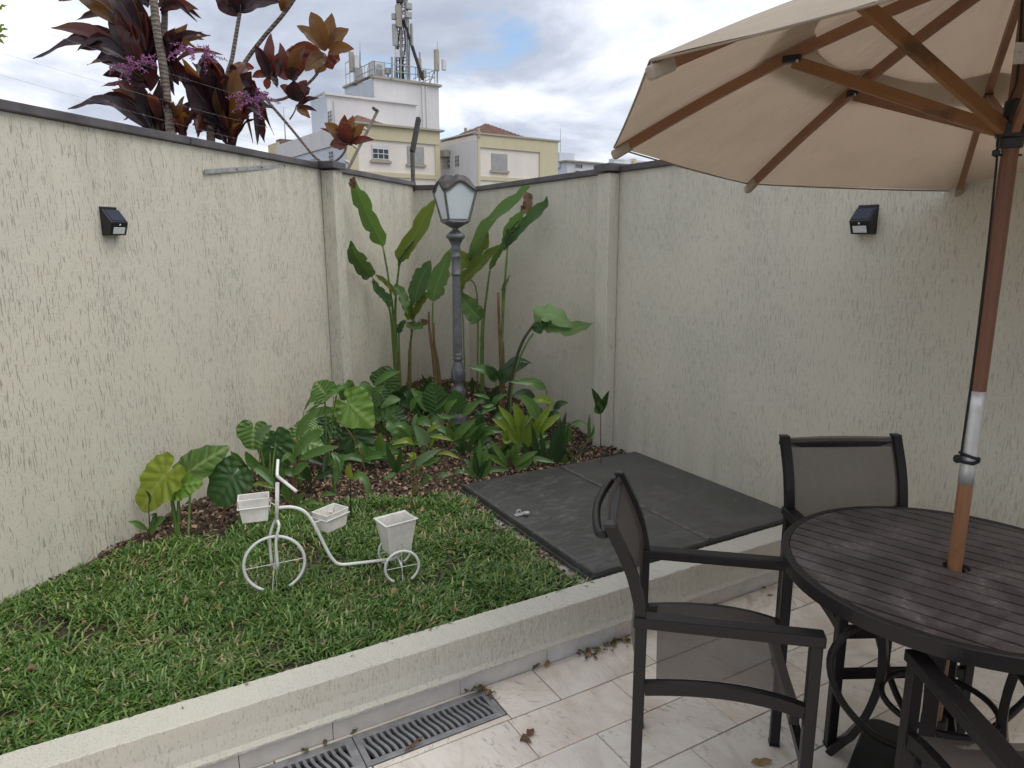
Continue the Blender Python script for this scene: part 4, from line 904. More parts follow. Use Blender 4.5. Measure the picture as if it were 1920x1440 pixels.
def heart_mesh(A, T, width, N, droop=0.12, rip=0.05, seed=0, cup=0.10, lobe=0.42):
    """heart blade: A where the stalk joins, T the tip"""
    A, T = Vector(A), Vector(T); L = (T-A).length; ax = (T-A)/L; N = Vector(N); sd = ax.cross(N).normalized(); up = sd.cross(ax); rs = random.Random(seed); ph = rs.uniform(0, 6)
    K = [(0, 1.0), (10, 0.90), (25, 0.74), (45, 0.62), (70, 0.555), (95, 0.53), (120, 0.53), (145, 0.53), (160, 0.48), (170, 0.36), (176, 0.16), (180, 0.05)]
    def rad(d):
        for (a, x), (b, y) in zip(K, K[1:]):
            if a <= d <= b: q = (d-a)/(b-a); return x+(y-x)*q
        return 0.05
    nT, nR = 56, 6; vs = [A]; uv = [(0.5, 0.35)]; wk = (width/L)/1.08
    for r in range(1, nR+1):
        f = r/nR
        for i in range(nT+1):
            d = -180+360*i/nT; a = math.radians(d); R = rad(abs(d))*f
            sc = 1+0.035*math.sin(abs(a)*9+ph)*f**3
            x = R*math.cos(a)*sc; y = R*math.sin(a)*wk*sc
            z = -droop*x*abs(x) + cup*y*y/max(wk, 0.2) + rip*f*f*math.sin(abs(a)*11+ph)*0.5 - 0.03*math.exp(-(y*14)**2)*f
            vs.append(A+(ax*x+sd*y+up*z)*L); uv.append((0.5+0.499*math.sin(a)*f*min(1, R/f*1.6), 0.35+0.64*x))
    m = nT+1; fs = [(0, 1+i, 2+i) for i in range(nT)]
    for r in range(nR-1):
        for i in range(nT): fs.append((1+r*m+i, 1+(r+1)*m+i, 1+(r+1)*m+i+1, 1+r*m+i+1))
    return MB().add(vs, fs, uv)
def stem(par, pts, r0, r1, m, name='stem', n=10):
    P = bez(pts, n); return obj(name, MB().tube(P, [r0+(r1-r0)*i/n for i in range(n+1)], 7), m, par, smooth=True)
_ls = [0]
def nseed(): _ls[0] += 1; return _ls[0]*7+3
def facing(up=0.4, right=0.0): return (TOCAM+ZV*up+RT*right).normalized()
def px_path(pts, D, dd=0.0):
    """photo points -> world path at distance D, moving dd towards the viewer by the end"""
    n = len(pts); return [at_d(p[0], p[1], D-dd*(i/(n-1) if n > 1 else 0)-(p[2] if len(p) > 2 else 0)) for i, p in enumerate(pts)]
def ground_at(x, D):
    for y in range(600, 1400, 2):
        p = at_d(x, y, D)
        if p.z <= zsoil(p.x, p.y): return p
    return p
def new_plant(name, label, cat, x, D, group):
    b = ground_at(x, D); b.z = zsoil(b.x, b.y)-0.01; return thing(name, label, cat, b, group), b

# --- heliconias against the corner
def heliconia(label, x, D, stems, leaves, group='tall heliconias in the corner'):
    t, b = new_plant('heliconia', label, 'heliconia', x, D, group); sc = D/FPX
    for pts, m, r in stems:
        P = px_path(pts, D); g = ground_at(pts[0][0], D); g.z -= 0.01
        if P[0].z > g.z+0.02: P = [g]+P
        stem(t, P, r*1.25, r*0.7, M[m], n=14)
    for L in leaves:
        pts, w, m = L[0], L[1], L[2]; kw = L[3] if len(L) > 3 else {}
        P = px_path(pts, kw.get('D', D), kw.get('dd', 0.05)); N = facing(kw.get('up', 0.25), kw.get('right', 0.0)); w *= 0.84
        obj('leaf', leaf_mesh(P, w*sc, N, n=18, m=4, fold=kw.get('fold', 0.35), rip=kw.get('rip', 0.012), ripn=kw.get('ripn', 4), prof='paddle', seed=nseed()), M[m], t, smooth=True)
heliconia('tall heliconia clump near the left pilaster, left of the lantern', 745, 5.72,
    [([(745, 738), (738, 600), (728, 520), (718, 462)], 'stem_g', 0.011), ([(749, 738), (741, 590), (747, 510), (752, 488)], 'stem_g', 0.011), ([(742, 738), (735, 620), (728, 572, 0.02), (708, 535, 0.12), (699, 522, 0.16)], 'stem_g', 0.009), ([(747, 738), (746, 700), (745, 660)], 'stem_b', 0.015), ([(752, 738), (748, 620), (757, 600)], 'stem_g', 0.008)],
    [([(718, 464), (708, 440), (690, 405), (672, 362), (664, 336)], 36, 'hel', dict(fold=0.3, right=0.0, rip=0.010, D=5.70, dd=0.50)), ([(664, 354), (661, 343), (666, 332)], 15, 'dead', dict(fold=0.5, D=5.18, dd=0.0)),
     ([(748, 492), (755, 475), (778, 440), (800, 400), (818, 372)], 36, 'hel_yel', dict(fold=0.4, right=0.3)), ([(747, 500), (752, 486), (770, 462), (778, 448)], 12, 'hel', dict(fold=0.9)),
     ([(699, 520), (685, 505), (668, 480), (657, 452)], 36, 'hel_dark', dict(fold=0.3, right=0.0, D=5.56, dd=0.42)), ([(697, 525), (714, 545), (726, 558), (731, 580)], 24, 'hel_dark', dict(fold=0.6, up=-0.2, D=5.56, dd=0.0)),
     ([(704, 515), (722, 528), (738, 545), (743, 560)], 15, 'hel_yel', dict(fold=0.7, D=5.6)), ([(740, 533), (750, 548), (758, 568), (763, 590)], 26, 'hel', dict(fold=0.5, right=0.4)),
     ([(748, 625), (752, 612), (762, 600)], 18, 'hel_dark', dict(fold=0.6))])
heliconia('heliconia with a broad dark upright leaf between the clump and the lantern', 766, 5.78,
    [([(765, 740), (768, 660), (774, 610), (779, 566)], 'stem_g', 0.010), ([(766, 740), (767, 695), (768, 655)], 'stem_b', 0.014), ([(770, 650), (772, 630), (770, 612)], 'stem_g', 0.007)],
    [([(777, 572), (782, 545), (793, 515), (808, 488)], 40, 'hel_dark', dict(fold=0.18, right=0.1, rip=0.006)), ([(766, 600), (768, 580), (772, 562)], 22, 'hel_yel', dict(fold=0.5)), ([(771, 600), (782, 580), (798, 556), (803, 548)], 20, 'hel_yel', dict(fold=0.7)),
     ([(764, 603), (772, 612), (788, 612), (800, 606)], 24, 'hel', dict(fold=0.6, up=0.6)), ([(788, 604), (796, 604), (806, 606)], 14, 'dead', dict(fold=0.4))])
heliconia('heliconia with a broad leaf just left of the lantern post and brown cut stalks', 815, 5.55,
    [([(822, 740), (815, 660), (811, 600), (812, 562)], 'stem_g', 0.009), ([(818, 738), (812, 670), (805, 615), (804, 585)], 'stem_b', 0.013), ([(826, 738), (822, 690), (814, 640), (813, 605)], 'stem_b', 0.013)],
    [([(811, 565), (815, 545), (826, 515), (843, 468)], 42, 'hel', dict(fold=0.2, right=0.25, rip=0.006))])
heliconia('heliconia with long olive leaves arching right of the lantern', 905, 5.62,
    [([(906, 742), (905, 680), (907, 600), (918, 508)], 'stem_g', 0.012), ([(903, 742), (902, 650), (904, 600)], 'stem_g', 0.009), ([(872, 742), (868, 600), (862, 560)], 'stem_g', 0.006), ([(895, 560), (880, 520), (884, 492)], 'stem_g', 0.006)],
    [([(884, 492), (890, 470), (915, 420), (950, 390), (985, 358), (995, 350)], 30, 'hel', dict(fold=0.55, up=0.6, dd=0.28)), ([(985, 358), (990, 375), (985, 395), (975, 385)], 22, 'dead', dict(fold=0.5, D=5.3)), ([(880, 500), (868, 490), (850, 480), (836, 482)], 40, 'hel_yel', dict(fold=0.3)), ([(885, 495), (890, 475), (905, 455), (915, 432)], 30, 'hel_yel', dict(fold=0.3, right=0.3)),
     ([(858, 548), (872, 522), (905, 490), (942, 456)], 34, 'hel_yel', dict(fold=0.55, up=0.5, dd=0.15)), ([(918, 508), (928, 486), (942, 462), (950, 448)], 18, 'hel', dict(fold=0.7)), ([(903, 600), (893, 590), (877, 572), (858, 544)], 44, 'hel', dict(fold=0.25, up=0.5, right=-0.3)), ([(862, 562), (860, 550), (856, 536)], 24, 'hel_yel', dict(fold=0.4))])
heliconia('heliconia with brown stalks and the highest leaves on the right wall', 938, 5.18,
    [([(938, 750), (941, 640), (946, 540), (952, 462)], 'stem_g', 0.011), ([(940, 750), (939, 680), (936, 610), (934, 548)], 'stem_b', 0.013), ([(944, 750), (944, 690), (943, 640)], 'stem_b', 0.012), ([(942, 560), (948, 530), (957, 516)], 'stem_g', 0.006)],
    [([(950, 462), (962, 440), (990, 410), (1018, 385), (1026, 368)], 27, 'hel_dark', dict(fold=0.45, right=0.3, dd=0.12)), ([(948, 455), (955, 430), (970, 412), (984, 392)], 26, 'hel', dict(fold=0.5, dd=0.1)), ([(946, 470), (950, 452), (962, 432), (976, 424)], 22, 'hel_dark', dict(fold=0.6, up=0.8)), ([(942, 548), (946, 535), (956, 518)], 9, 'hel', dict(fold=0.6))])
heliconia('bent heliconia with large pale leaves touching the right pilaster', 955, 4.72,
    [([(953, 755), (963, 690), (980, 640), (1004, 604)], 'stem_dk', 0.012), ([(957, 755), (966, 695), (985, 648), (1000, 625)], 'stem_g', 0.009)],
    [([(1004, 606), (1015, 590), (1040, 592), (1076, 618)], 52, 'hel_light', dict(fold=0.12, up=1.1, dd=0.10, rip=0.012)), ([(1002, 622), (1030, 610), (1070, 618), (1112, 606)], 44, 'hel', dict(fold=0.2, up=0.9, D=4.74, dd=0.18, rip=0.010)), ([(1000, 620), (1012, 612), (1030, 606)], 24, 'hel_dark', dict(fold=0.4))])

# --- elephant ears along the left wall
def ear_plant(label, x, D, leaves, group='elephant ears along the left wall'):
    t, b = new_plant('elephant_ear', label, 'elephant ear', x, D, group); sc = D/FPX
    for (ax, ay), (tx, ty), w, m, *kw in leaves:
        kw = kw[0] if kw else {}; Dl = kw.get('D', D); A = at_d(ax, ay, Dl); T = at_d(tx, ty, Dl-kw.get('dd', 0.03))
        obj('leaf', heart_mesh(A, T, w*sc, facing(kw.get('up', 0.35), kw.get('right', 0)), kw.get('droop', 0.15), kw.get('rip', 0.085), nseed(), kw.get('cup', 0.12)), M[m], t, smooth=True)
        if kw.get('stalk', True):
            q = kw.get('foot', None); f = ground_at(q if q else x, D); f.z -= 0.01
            mid = f.lerp(A, 0.6)+ZV*0.04+FH*0.02; stem(t, [f, mid, A-FH*-0.004], 0.0075*kw.get('fat', 1), 0.004, M[kw.get('sm', 'stem_g')], 'petiole')
    return t
ear_plant('elephant ear with the yellow-green drooping leaf, frontmost on the left', 333, 3.10, [((308, 893), (250, 962), 88, 'ear_yel', dict(up=0.5, right=-0.1, fat=1.5)), ((332, 912), (376, 905), 58, 'ear_bri', dict(up=0.4, rip=0.09, fat=1.3)), ((356, 884), (420, 836), 78, 'ear', dict(up=0.7, D=3.25, foot=352))])
ear_plant('elephant ear with one big dark heart leaf behind the left white pot', 412, 3.24, [((436, 894), (393, 952), 88, 'ear_dark', dict(up=0.3, sm='stem_b'))])
ear_plant('elephant ear with a notched leaf held high beside the wall above the left pot', 505, 3.60, [((475, 806), (471, 846), 66, 'ear', dict(up=0.2)), ((516, 832), (522, 902), 74, 'ear_dark', dict(up=0.1, D=3.7)), ((505, 822), (548, 838), 34, 'ear_dark', dict(up=0.4, D=3.72))])
ear_plant('elephant ear with two overlapping leaves right of the notched one', 560, 3.75, [((553, 822), (532, 852), 50, 'ear', dict(up=0.6)), ((566, 828), (606, 836), 56, 'ear', dict(up=0.7)), ((560, 800), (578, 792), 26, 'ear', dict(up=0.9, D=3.85)), ((592, 800), (575, 812), 44, 'ear', dict(up=0.3, D=3.9))])
ear_plant('elephant ear with a fan leaf at the foot of the left pilaster', 612, 4.02, [((608, 738), (590, 716), 58, 'ear', dict(up=0.8, droop=0.0)), ((632, 732), (566, 770), 18, 'ear', dict(up=1.4, cup=0.3)), ((600, 782), (640, 770), 40, 'ear', dict(up=0.5, D=4.1)), ((612, 800), (590, 830), 46, 'ear_dark', dict(up=0.3, D=4.05)), ((618, 795), (640, 825), 34, 'ear_dark', dict(up=0.3, D=4.1))])
ear_plant('elephant ear with the largest bright ribbed leaf right of the left pilaster', 668, 4.12, [((657, 760), (699, 800), 80, 'ear_bri', dict(up=0.35)), ((664, 818), (696, 870), 66, 'ear_dark', dict(up=0.25, D=4.15)), ((655, 838), (640, 876), 40, 'ear_dark', dict(up=0.2, D=4.2)), ((652, 742), (658, 716), 36, 'ear_dark', dict(up=0.2, D=4.2))])
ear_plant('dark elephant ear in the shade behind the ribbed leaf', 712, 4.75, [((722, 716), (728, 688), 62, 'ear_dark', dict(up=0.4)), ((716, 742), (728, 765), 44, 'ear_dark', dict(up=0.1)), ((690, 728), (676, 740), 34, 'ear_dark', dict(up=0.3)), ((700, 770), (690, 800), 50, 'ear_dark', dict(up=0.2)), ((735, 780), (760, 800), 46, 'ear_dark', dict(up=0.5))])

# --- seedlings and strap-leaved plants
def lance_plant(name, label, cat, x, D, leaves, stems=True, group='young leafy plants in the bed', prof='lance', smat='stem_g', mdef='lance'):
    t, b = new_plant(name, label, cat, x, D, group); sc = D/FPX
    for L in leaves:
        pts, w = L[0], L[1]; m = L[2] if len(L) > 2 else mdef; kw = L[3] if len(L) > 3 else {}
        Dl = kw.get('D', D); P = px_path(pts, Dl, kw.get('dd', 0.04))
        if len(P) == 2: P = [P[0], P[0].lerp(P[1], 0.5)+ZV*(P[1]-P[0]).length*0.10, P[1]]
        obj('leaf', leaf_mesh(P, w*sc*1.12, facing(kw.get('up', 0.7), kw.get('right', 0)), n=11, m=2, fold=kw.get('fold', 0.35), rip=0.0015, prof=kw.get('prof', prof), seed=nseed()), M[m], t, smooth=True)
        if stems:
            f = b.copy(); f.z -= 0.01; A = P[0]
            stem(t, [f, f.lerp(A, 0.55)+ZV*0.015, A], 0.0036, 0.0022, M[smat], 'stalk', 6)
    return t
def fine(pts, dx=0, dy=0): return [(p[0]+dx, p[1]+dy) for p in pts]
lance_plant('ginger_seedling', 'small seedling with a long pointed leaf at the far left by the wall', 'seedling', 282, 3.04, [([(280, 1002), (312, 970)], 22, 'lance'), ([(276, 994), (240, 978)], 12, 'lance'), ([(284, 990), (292, 968), (282, 966)], 12, 'lance_dark'), ([(279, 950), (282, 932), (272, 918)], 6, 'stem_dk' if False else 'lance_dark')], smat='stem_dk')
lance_plant('ginger_seedling', 'ginger seedling with arching leaves behind the left white pot', 'seedling', 488, 3.42, [([(462, 890), (432, 846)], 16, 'lance'), ([(463, 870), (487, 880), (508, 900), (514, 912)], 16, 'lance'), ([(515, 915), (490, 907), (470, 910)], 9, 'lance_yel'), ([(484, 880), (470, 862), (460, 846)], 18, 'lance'), ([(486, 828), (492, 812), (511, 797)], 22, 'lance_pale'), ([(470, 886), (455, 870), (440, 872)], 6, 'lance_dark')])
lance_plant('ginger_seedling', 'ginger with long blades behind the tricycle handlebar', 'seedling', 552, 3.50, [([(548, 890), (566, 876), (580, 868)], 18), ([(560, 862), (602, 845), (637, 837)], 17, 'lance'), ([(552, 858), (570, 830), (598, 812), (604, 806)], 20, 'lance'), ([(556, 820), (575, 790), (603, 762)], 20, 'lance'), ([(555, 868), (540, 855), (528, 866)], 13, 'lance'), ([(545, 940), (536, 920), (534, 900)], 18), ([(553, 950), (562, 935), (572, 928)], 16), ([(527, 900), (530, 890), (528, 872)], 14), ([(570, 770), (590, 740), (605, 735)], 8, 'lance')], smat='stem_b')
lance_plant('ginger_seedling', 'seedling with a hanging ribbed blade between pilaster and middle pot', 'seedling', 628, 3.62, [([(622, 848), (634, 862), (632, 890), (628, 912)], 16), ([(628, 850), (640, 866), (638, 888)], 10), ([(616, 845), (610, 870), (606, 888)], 9, 'lance_dark')], smat='stem_g')
lance_plant('ginger_seedling', 'yellow-green seedling with an arched strap leaf above the middle white pot', 'seedling', 658, 3.32, [([(657, 898), (655, 884), (657, 868)], 15, 'lance_yel'), ([(657, 898), (675, 892), (688, 906), (690, 938)], 15, 'lance'), ([(600, 930), (615, 926), (634, 928)], 9, 'lance', dict(D=3.35))], smat='stem_dk')
lance_plant('ginger_seedling', 'low dark fan of blades in the middle of the litter', 'seedling', 744, 3.72, [([(744, 887), (733, 860), (724, 832)], 13, 'lance_dark'), ([(744, 887), (750, 862), (752, 838)], 11, 'lance_dark'), ([(744, 886), (760, 876), (778, 864)], 8, 'lance'), ([(744, 886), (732, 892), (718, 898)], 9)], stems=False)
lance_plant('ginger_seedling', 'seedling with a long silvery leaf pair in front of the lantern bed', 'seedling', 775, 3.66, [([(779, 872), (800, 856), (827, 842)], 17, 'lance_pale'), ([(790, 872), (808, 866), (828, 857)], 13, 'lance'), ([(768, 862), (776, 855), (762, 850)], 12, 'lance_yel'), ([(823, 850), (840, 850), (862, 860)], 8, 'lance_yel')], smat='stem_g')
lance_plant('ginger_seedling', 'pale spotted seedling with arching leaves left of the lantern foot', 'seedling', 782, 4.05, [([(802, 834), (790, 816), (776, 796)], 24, 'lance_pale'), ([(776, 832), (760, 826), (735, 834)], 12, 'lance_yel'), ([(770, 818), (762, 802), (748, 796), (730, 803)], 13, 'lance'), ([(800, 812), (812, 802), (830, 797)], 9, 'lance_yel'), ([(804, 818), (828, 820), (850, 827)], 8, 'lance_yel'), ([(806, 838), (812, 828), (816, 822)], 7, 'lance_yel')])
lance_plant('ginger_seedling', 'bright drooping ginger leaves in the shade right of the dark elephant ear', 'seedling', 735, 4.45, [([(735, 748), (728, 770), (724, 790)], 24, 'lance'), ([(750, 748), (732, 752), (714, 766)], 16, 'lance'), ([(698, 742), (724, 728)], 16, 'lance'), ([(702, 722), (724, 706), (752, 696)], 14, 'lance'), ([(696, 742), (685, 728), (671, 726)], 20, 'lance'), ([(730, 786), (738, 800), (744, 822)], 26, 'lance'), ([(704, 784), (716, 778), (722, 760)], 18, 'lance'), ([(770, 770), (778, 752), (792, 742)], 12, 'lance')])
lance_plant('calathea', 'calathea with a broad dark rounded leaf standing left of the lantern foot', 'calathea', 815, 4.55, [([(820, 776), (816, 745), (810, 716)], 46, 'ear_dark', dict(prof='oval', up=0.2, fold=0.1)), ([(854, 776), (856, 755), (854, 731)], 36, 'ear_dark', dict(prof='oval', up=0.2, fold=0.1, D=4.45)), ([(806, 772), (790, 748), (770, 729)], 22, 'lance'), ([(784, 770), (770, 745), (756, 736)], 26, 'lance_dark'), ([(812, 770), (835, 748), (848, 742)], 16, 'lance'), ([(782, 788), (795, 790), (812, 800)], 20, 'lance')])
lance_plant('calathea', 'calathea with narrow fanned leaves in front of the lantern foot', 'calathea', 850, 4.3, [([(848, 828), (868, 806), (894, 784)], 18), ([(858, 826), (878, 812), (898, 798)], 13, 'lance'), ([(850, 822), (836, 808), (818, 803)], 15, 'lance_pale'), ([(868, 780), (884, 764), (902, 750)], 16, 'lance'), ([(822, 778), (838, 782), (856, 780)], 10, 'lance'), ([(836, 772), (843, 760), (858, 748)], 14, 'lance'), ([(850, 826), (842, 812), (838, 796)], 12), ([(860, 830), (872, 824), (890, 822)], 9, 'lance')], smat='stem_b')
lance_plant('heliconia_shoot', 'young heliconia with dark glossy leaves crossing the brown stalks', 'heliconia', 930, 4.95, [([(938, 718), (955, 695), (992, 681)], 30, 'lance_dark'), ([(930, 716), (916, 696), (880, 688)], 22, 'lance'), ([(940, 700), (960, 678), (978, 676), (998, 682)], 12, 'lance_dark'), ([(930, 712), (924, 700), (910, 686)], 18, 'lance_dark')], smat='stem_dk')
lance_plant('heliconia_shoot', 'young plant with one long arched leaf beside the right wall', 'seedling', 1035, 4.5, [([(1024, 731), (1000, 718), (956, 716)], 18, 'lance'), ([(1004, 749), (985, 736), (958, 742)], 14, 'lance_dark'), ([(1038, 756), (1015, 748), (992, 758)], 16, 'lance_yel'), ([(1040, 768), (1050, 758), (1066, 755)], 14, 'lance_dark'), ([(1030, 780), (1040, 775), (1052, 782)], 12, 'lance_dark')], smat='stem_dk')
lance_plant('heliconia_shoot', 'narrow-leaved shoot between the lantern and the yellow bromeliad', 'seedling', 922, 4.6, [([(924, 762), (932, 748), (952, 738)], 12, 'lance'), ([(930, 764), (916, 766), (902, 778)], 12, 'lance'), ([(918, 748), (905, 742), (886, 740)], 7, 'lance'), ([(928, 758), (915, 762), (902, 762)], 8, 'lance')], smat='stem_dk')
lance_plant('bromeliad', 'yellow-green bromeliad rosette in front of the right wall', 'bromeliad', 985, 4.15, [([(982, 832), (976, 790), (962, 754)], 20, 'brom'), ([(978, 826), (958, 790), (934, 760)], 13, 'brom'), ([(970, 830), (948, 802), (922, 784)], 15, 'brom'), ([(958, 822), (948, 824), (950, 806)], 15, 'brom'), ([(990, 830), (1010, 795), (1037, 755)], 15, 'brom'), ([(992, 832), (1020, 800), (1054, 775)], 16, 'brom'), ([(985, 838), (990, 805), (988, 778)], 22, 'brom'), ([(994, 836), (1004, 815), (1012, 790)], 16, 'brom'), ([(1010, 790), (996, 762), (972, 740)], 24, 'lance', dict(prof='lance')), ([(972, 810), (982, 792), (1000, 779)], 20, 'lance_pale', dict(prof='lance'))], stems=False, prof='strap', mdef='brom')
lance_plant('bromeliad', 'green bromeliad with a reddish heart at the edge of the hatch', 'bromeliad', 956, 3.86, [([(962, 872), (968, 848), (979, 824)], 12, 'brom_g'), ([(964, 872), (985, 858), (1008, 846)], 12, 'brom_g'), ([(966, 874), (1000, 860), (1042, 868)], 10, 'brom_g'), ([(952, 872), (935, 848), (920, 824)], 11, 'brom_g'), ([(952, 874), (930, 862), (912, 852)], 12, 'brom_g'), ([(958, 866), (954, 850), (953, 842)], 10, 'brom_g'), ([(956, 868), (962, 850), (964, 832)], 11, 'brom_g'), ([(954, 880), (930, 880), (906, 886)], 11, 'brom_g'), ([(958, 878), (955, 864), (954, 856)], 9, 'dead'), ([(966, 878), (985, 872), (1002, 856)], 11, 'brom_g')], stems=False, prof='strap', mdef='brom_g')
lance_plant('lily_clump', 'clump of upright green blades at the back left corner of the hatch', 'lily', 894, 3.80, [([(896, 896), (900, 860), (899, 822)], 12, 'lance'), ([(902, 896), (908, 862), (914, 834)], 12, 'lance'), ([(890, 894), (880, 870), (868, 860)], 9, 'lance_pale'), ([(892, 894), (888, 872), (882, 850)], 9, 'lance'), ([(886, 894), (876, 882), (866, 872)], 8, 'lance'), ([(898, 896), (892, 870), (890, 840)], 11, 'lance_dark'), ([(904, 896), (916, 880), (920, 862)], 10, 'lance'), ([(900, 896), (906, 876), (922, 858)], 9, 'lance_dark')], stems=False)
lance_plant('lily_clump', 'clump of very dark upright blades beside the yellow bromeliad', 'lily', 1040, 4.12, [([(1044, 868), (1052, 820), (1062, 770)], 12, 'lance_dark'), ([(1038, 868), (1046, 825), (1050, 782)], 11, 'lance_dark'), ([(1030, 870), (1036, 835), (1040, 800)], 11, 'lance_dark'), ([(1020, 872), (1018, 840), (1012, 806)], 11, 'lance_dark'), ([(1010, 872), (1004, 835), (996, 790)], 11, 'lance_dark'), ([(1050, 868), (1058, 835), (1066, 800)], 10, 'lance_dark'), ([(1000, 872), (988, 846), (978, 828)], 11, 'lance_dark'), ([(1046, 866), (1058, 848), (1060, 840)], 10, 'lance_dark')], stems=False, mdef='lance_dark')
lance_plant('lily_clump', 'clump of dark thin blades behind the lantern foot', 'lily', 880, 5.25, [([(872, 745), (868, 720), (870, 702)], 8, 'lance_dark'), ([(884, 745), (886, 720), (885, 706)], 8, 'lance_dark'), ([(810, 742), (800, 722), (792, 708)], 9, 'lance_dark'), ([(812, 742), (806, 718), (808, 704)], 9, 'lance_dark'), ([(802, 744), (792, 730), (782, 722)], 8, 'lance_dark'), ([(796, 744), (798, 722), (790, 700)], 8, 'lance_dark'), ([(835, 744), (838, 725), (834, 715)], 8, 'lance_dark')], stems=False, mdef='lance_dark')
lance_plant('lily_clump', 'low shaded blades on the litter under the calathea', 'lily', 870, 4.05, [([(872, 850), (862, 835), (848, 830)], 11, 'lance_dark'), ([(876, 850), (884, 828), (890, 812)], 10, 'lance_dark'), ([(880, 852), (900, 840), (925, 836)], 9, 'lance'), ([(868, 850), (856, 842), (842, 845)], 9, 'lance_dark'), ([(870, 852), (868, 836), (870, 818)], 10, 'lance_dark'), ([(884, 846), (908, 826), (924, 822)], 12, 'lance_dark')], stems=False)
lance_plant('heliconia_shoot', 'slim seedling with a cupped leaf pair standing at the right pilaster', 'seedling', 1127, 4.15, [([(1126, 774), (1118, 752), (1109, 727)], 24, 'lance_dark', dict(fold=0.9)), ([(1126, 774), (1134, 752), (1142, 732)], 18, 'lance_dark', dict(fold=0.9)), ([(1126, 776), (1122, 764), (1122, 752)], 18, 'lance', dict(up=0.0))], smat='stem_b')
lance_plant('weed', 'low weed with one flat leaf between bromeliad and right pilaster', 'weed', 1074, 4.25, [([(1070, 796), (1085, 792), (1102, 797)], 9), ([(1066, 830), (1062, 812), (1066, 794)], 16, 'lance'), ([(1060, 870), (1056, 858), (1046, 852)], 12, 'lance'), ([(1106, 820), (1104, 800), (1106, 776)], 7, 'lance'), ([(1106, 822), (1112, 810), (1114, 796)], 5, 'lance')], smat='stem_g')
lance_plant('weed', 'tiny green weed in the litter before the hatch corner', 'weed', 856, 3.62, [([(852, 890), (862, 884), (874, 888)], 9, 'lance_pale'), ([(820, 895), (830, 890), (845, 892)], 10, 'lance_pale'), ([(796, 906), (804, 896), (812, 900)], 10, 'lance')], stems=False)
lance_plant('weed', 'tiny green weed in the litter left of the middle pot', 'weed', 575, 3.22, [([(548, 960), (562, 948), (575, 950)], 8, 'lance'), ([(570, 946), (584, 940), (598, 944)], 9, 'lance'), ([(585, 958), (595, 950), (604, 952)], 7, 'lance')], stems=False)
for i, (x, y0, y1, D, m) in enumerate(((652, 905, 862, 3.75, 'stem_b'), (700, 900, 868, 3.8, 'stem_b'), (770, 928, 880, 3.4, 'stem_b'), (818, 880, 842, 4.0, 'stem_dk'))): pass
UN = [('dark shoots under the fan leaf of the left pilaster', 602, 3.95, 5), ('leafy shoots under the ribbed leaf right of the pilaster', 690, 4.0, 7), ('low green shoots between ribbed leaf and litter', 716, 4.1, 6), ('green shoots left of the calathea', 765, 4.35, 7), ('dense shoots just before the lantern foot', 838, 4.5, 7), ('dense shoots right of the lantern foot', 895, 4.55, 7), ('shoots under the yellow bromeliad on its left', 940, 4.2, 7), ('shoots behind the yellow bromeliad', 1000, 4.45, 7), ('shoots between the two elephant ears with overlapping leaves', 578, 3.7, 5), ('dark shoots behind the calathea in the deep shade', 790, 5.0, 8), ('shoots below the dark elephant ear in the shade', 655, 4.4, 7), ('dark shoots behind the heliconia stalks on the left', 742, 5.3, 7), ('dark shoots behind the brown stalks on the right', 925, 5.25, 7), ('low shoots at the foot of the bent heliconia', 968, 4.65, 6)]
ru = random.Random(21)
for lab, x, D, n in UN:
    g = ground_at(x, D); d_ = g-CAM; py = 720-FPX*d_.dot(UP)/d_.dot(FW); LV = []
    for i in range(n):
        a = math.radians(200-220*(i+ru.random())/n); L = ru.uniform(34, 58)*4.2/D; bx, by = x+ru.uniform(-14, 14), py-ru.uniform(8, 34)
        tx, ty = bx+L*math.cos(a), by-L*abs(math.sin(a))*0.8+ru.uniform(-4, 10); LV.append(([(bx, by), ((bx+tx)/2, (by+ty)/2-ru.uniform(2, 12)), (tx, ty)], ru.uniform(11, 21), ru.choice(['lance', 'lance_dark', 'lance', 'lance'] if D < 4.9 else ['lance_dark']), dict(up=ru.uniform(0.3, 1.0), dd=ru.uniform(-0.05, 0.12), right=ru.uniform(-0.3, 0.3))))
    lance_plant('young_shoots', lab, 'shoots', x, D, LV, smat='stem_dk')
# bare cut stalks
for lab, pts, D, r in (('thin bare stalk slanting across the bed from the ribbed leaf', [(690, 900), (676, 850), (652, 806), (630, 787)], 3.75, 0.0035), ('thin dry stalk leaning in the litter before the lantern', [(769, 930), (778, 900), (790, 872)], 3.40, 0.0035)):
    P = px_path(pts, D); g = ground_at(pts[0][0], D); o = obj('dry_stalk', MB().tube(bez([g]+P[1:], 10), 0.0035, 6), M['stem_b'], smooth=True); tag(o, lab, 'stalk', 'dry stalks in the bed')

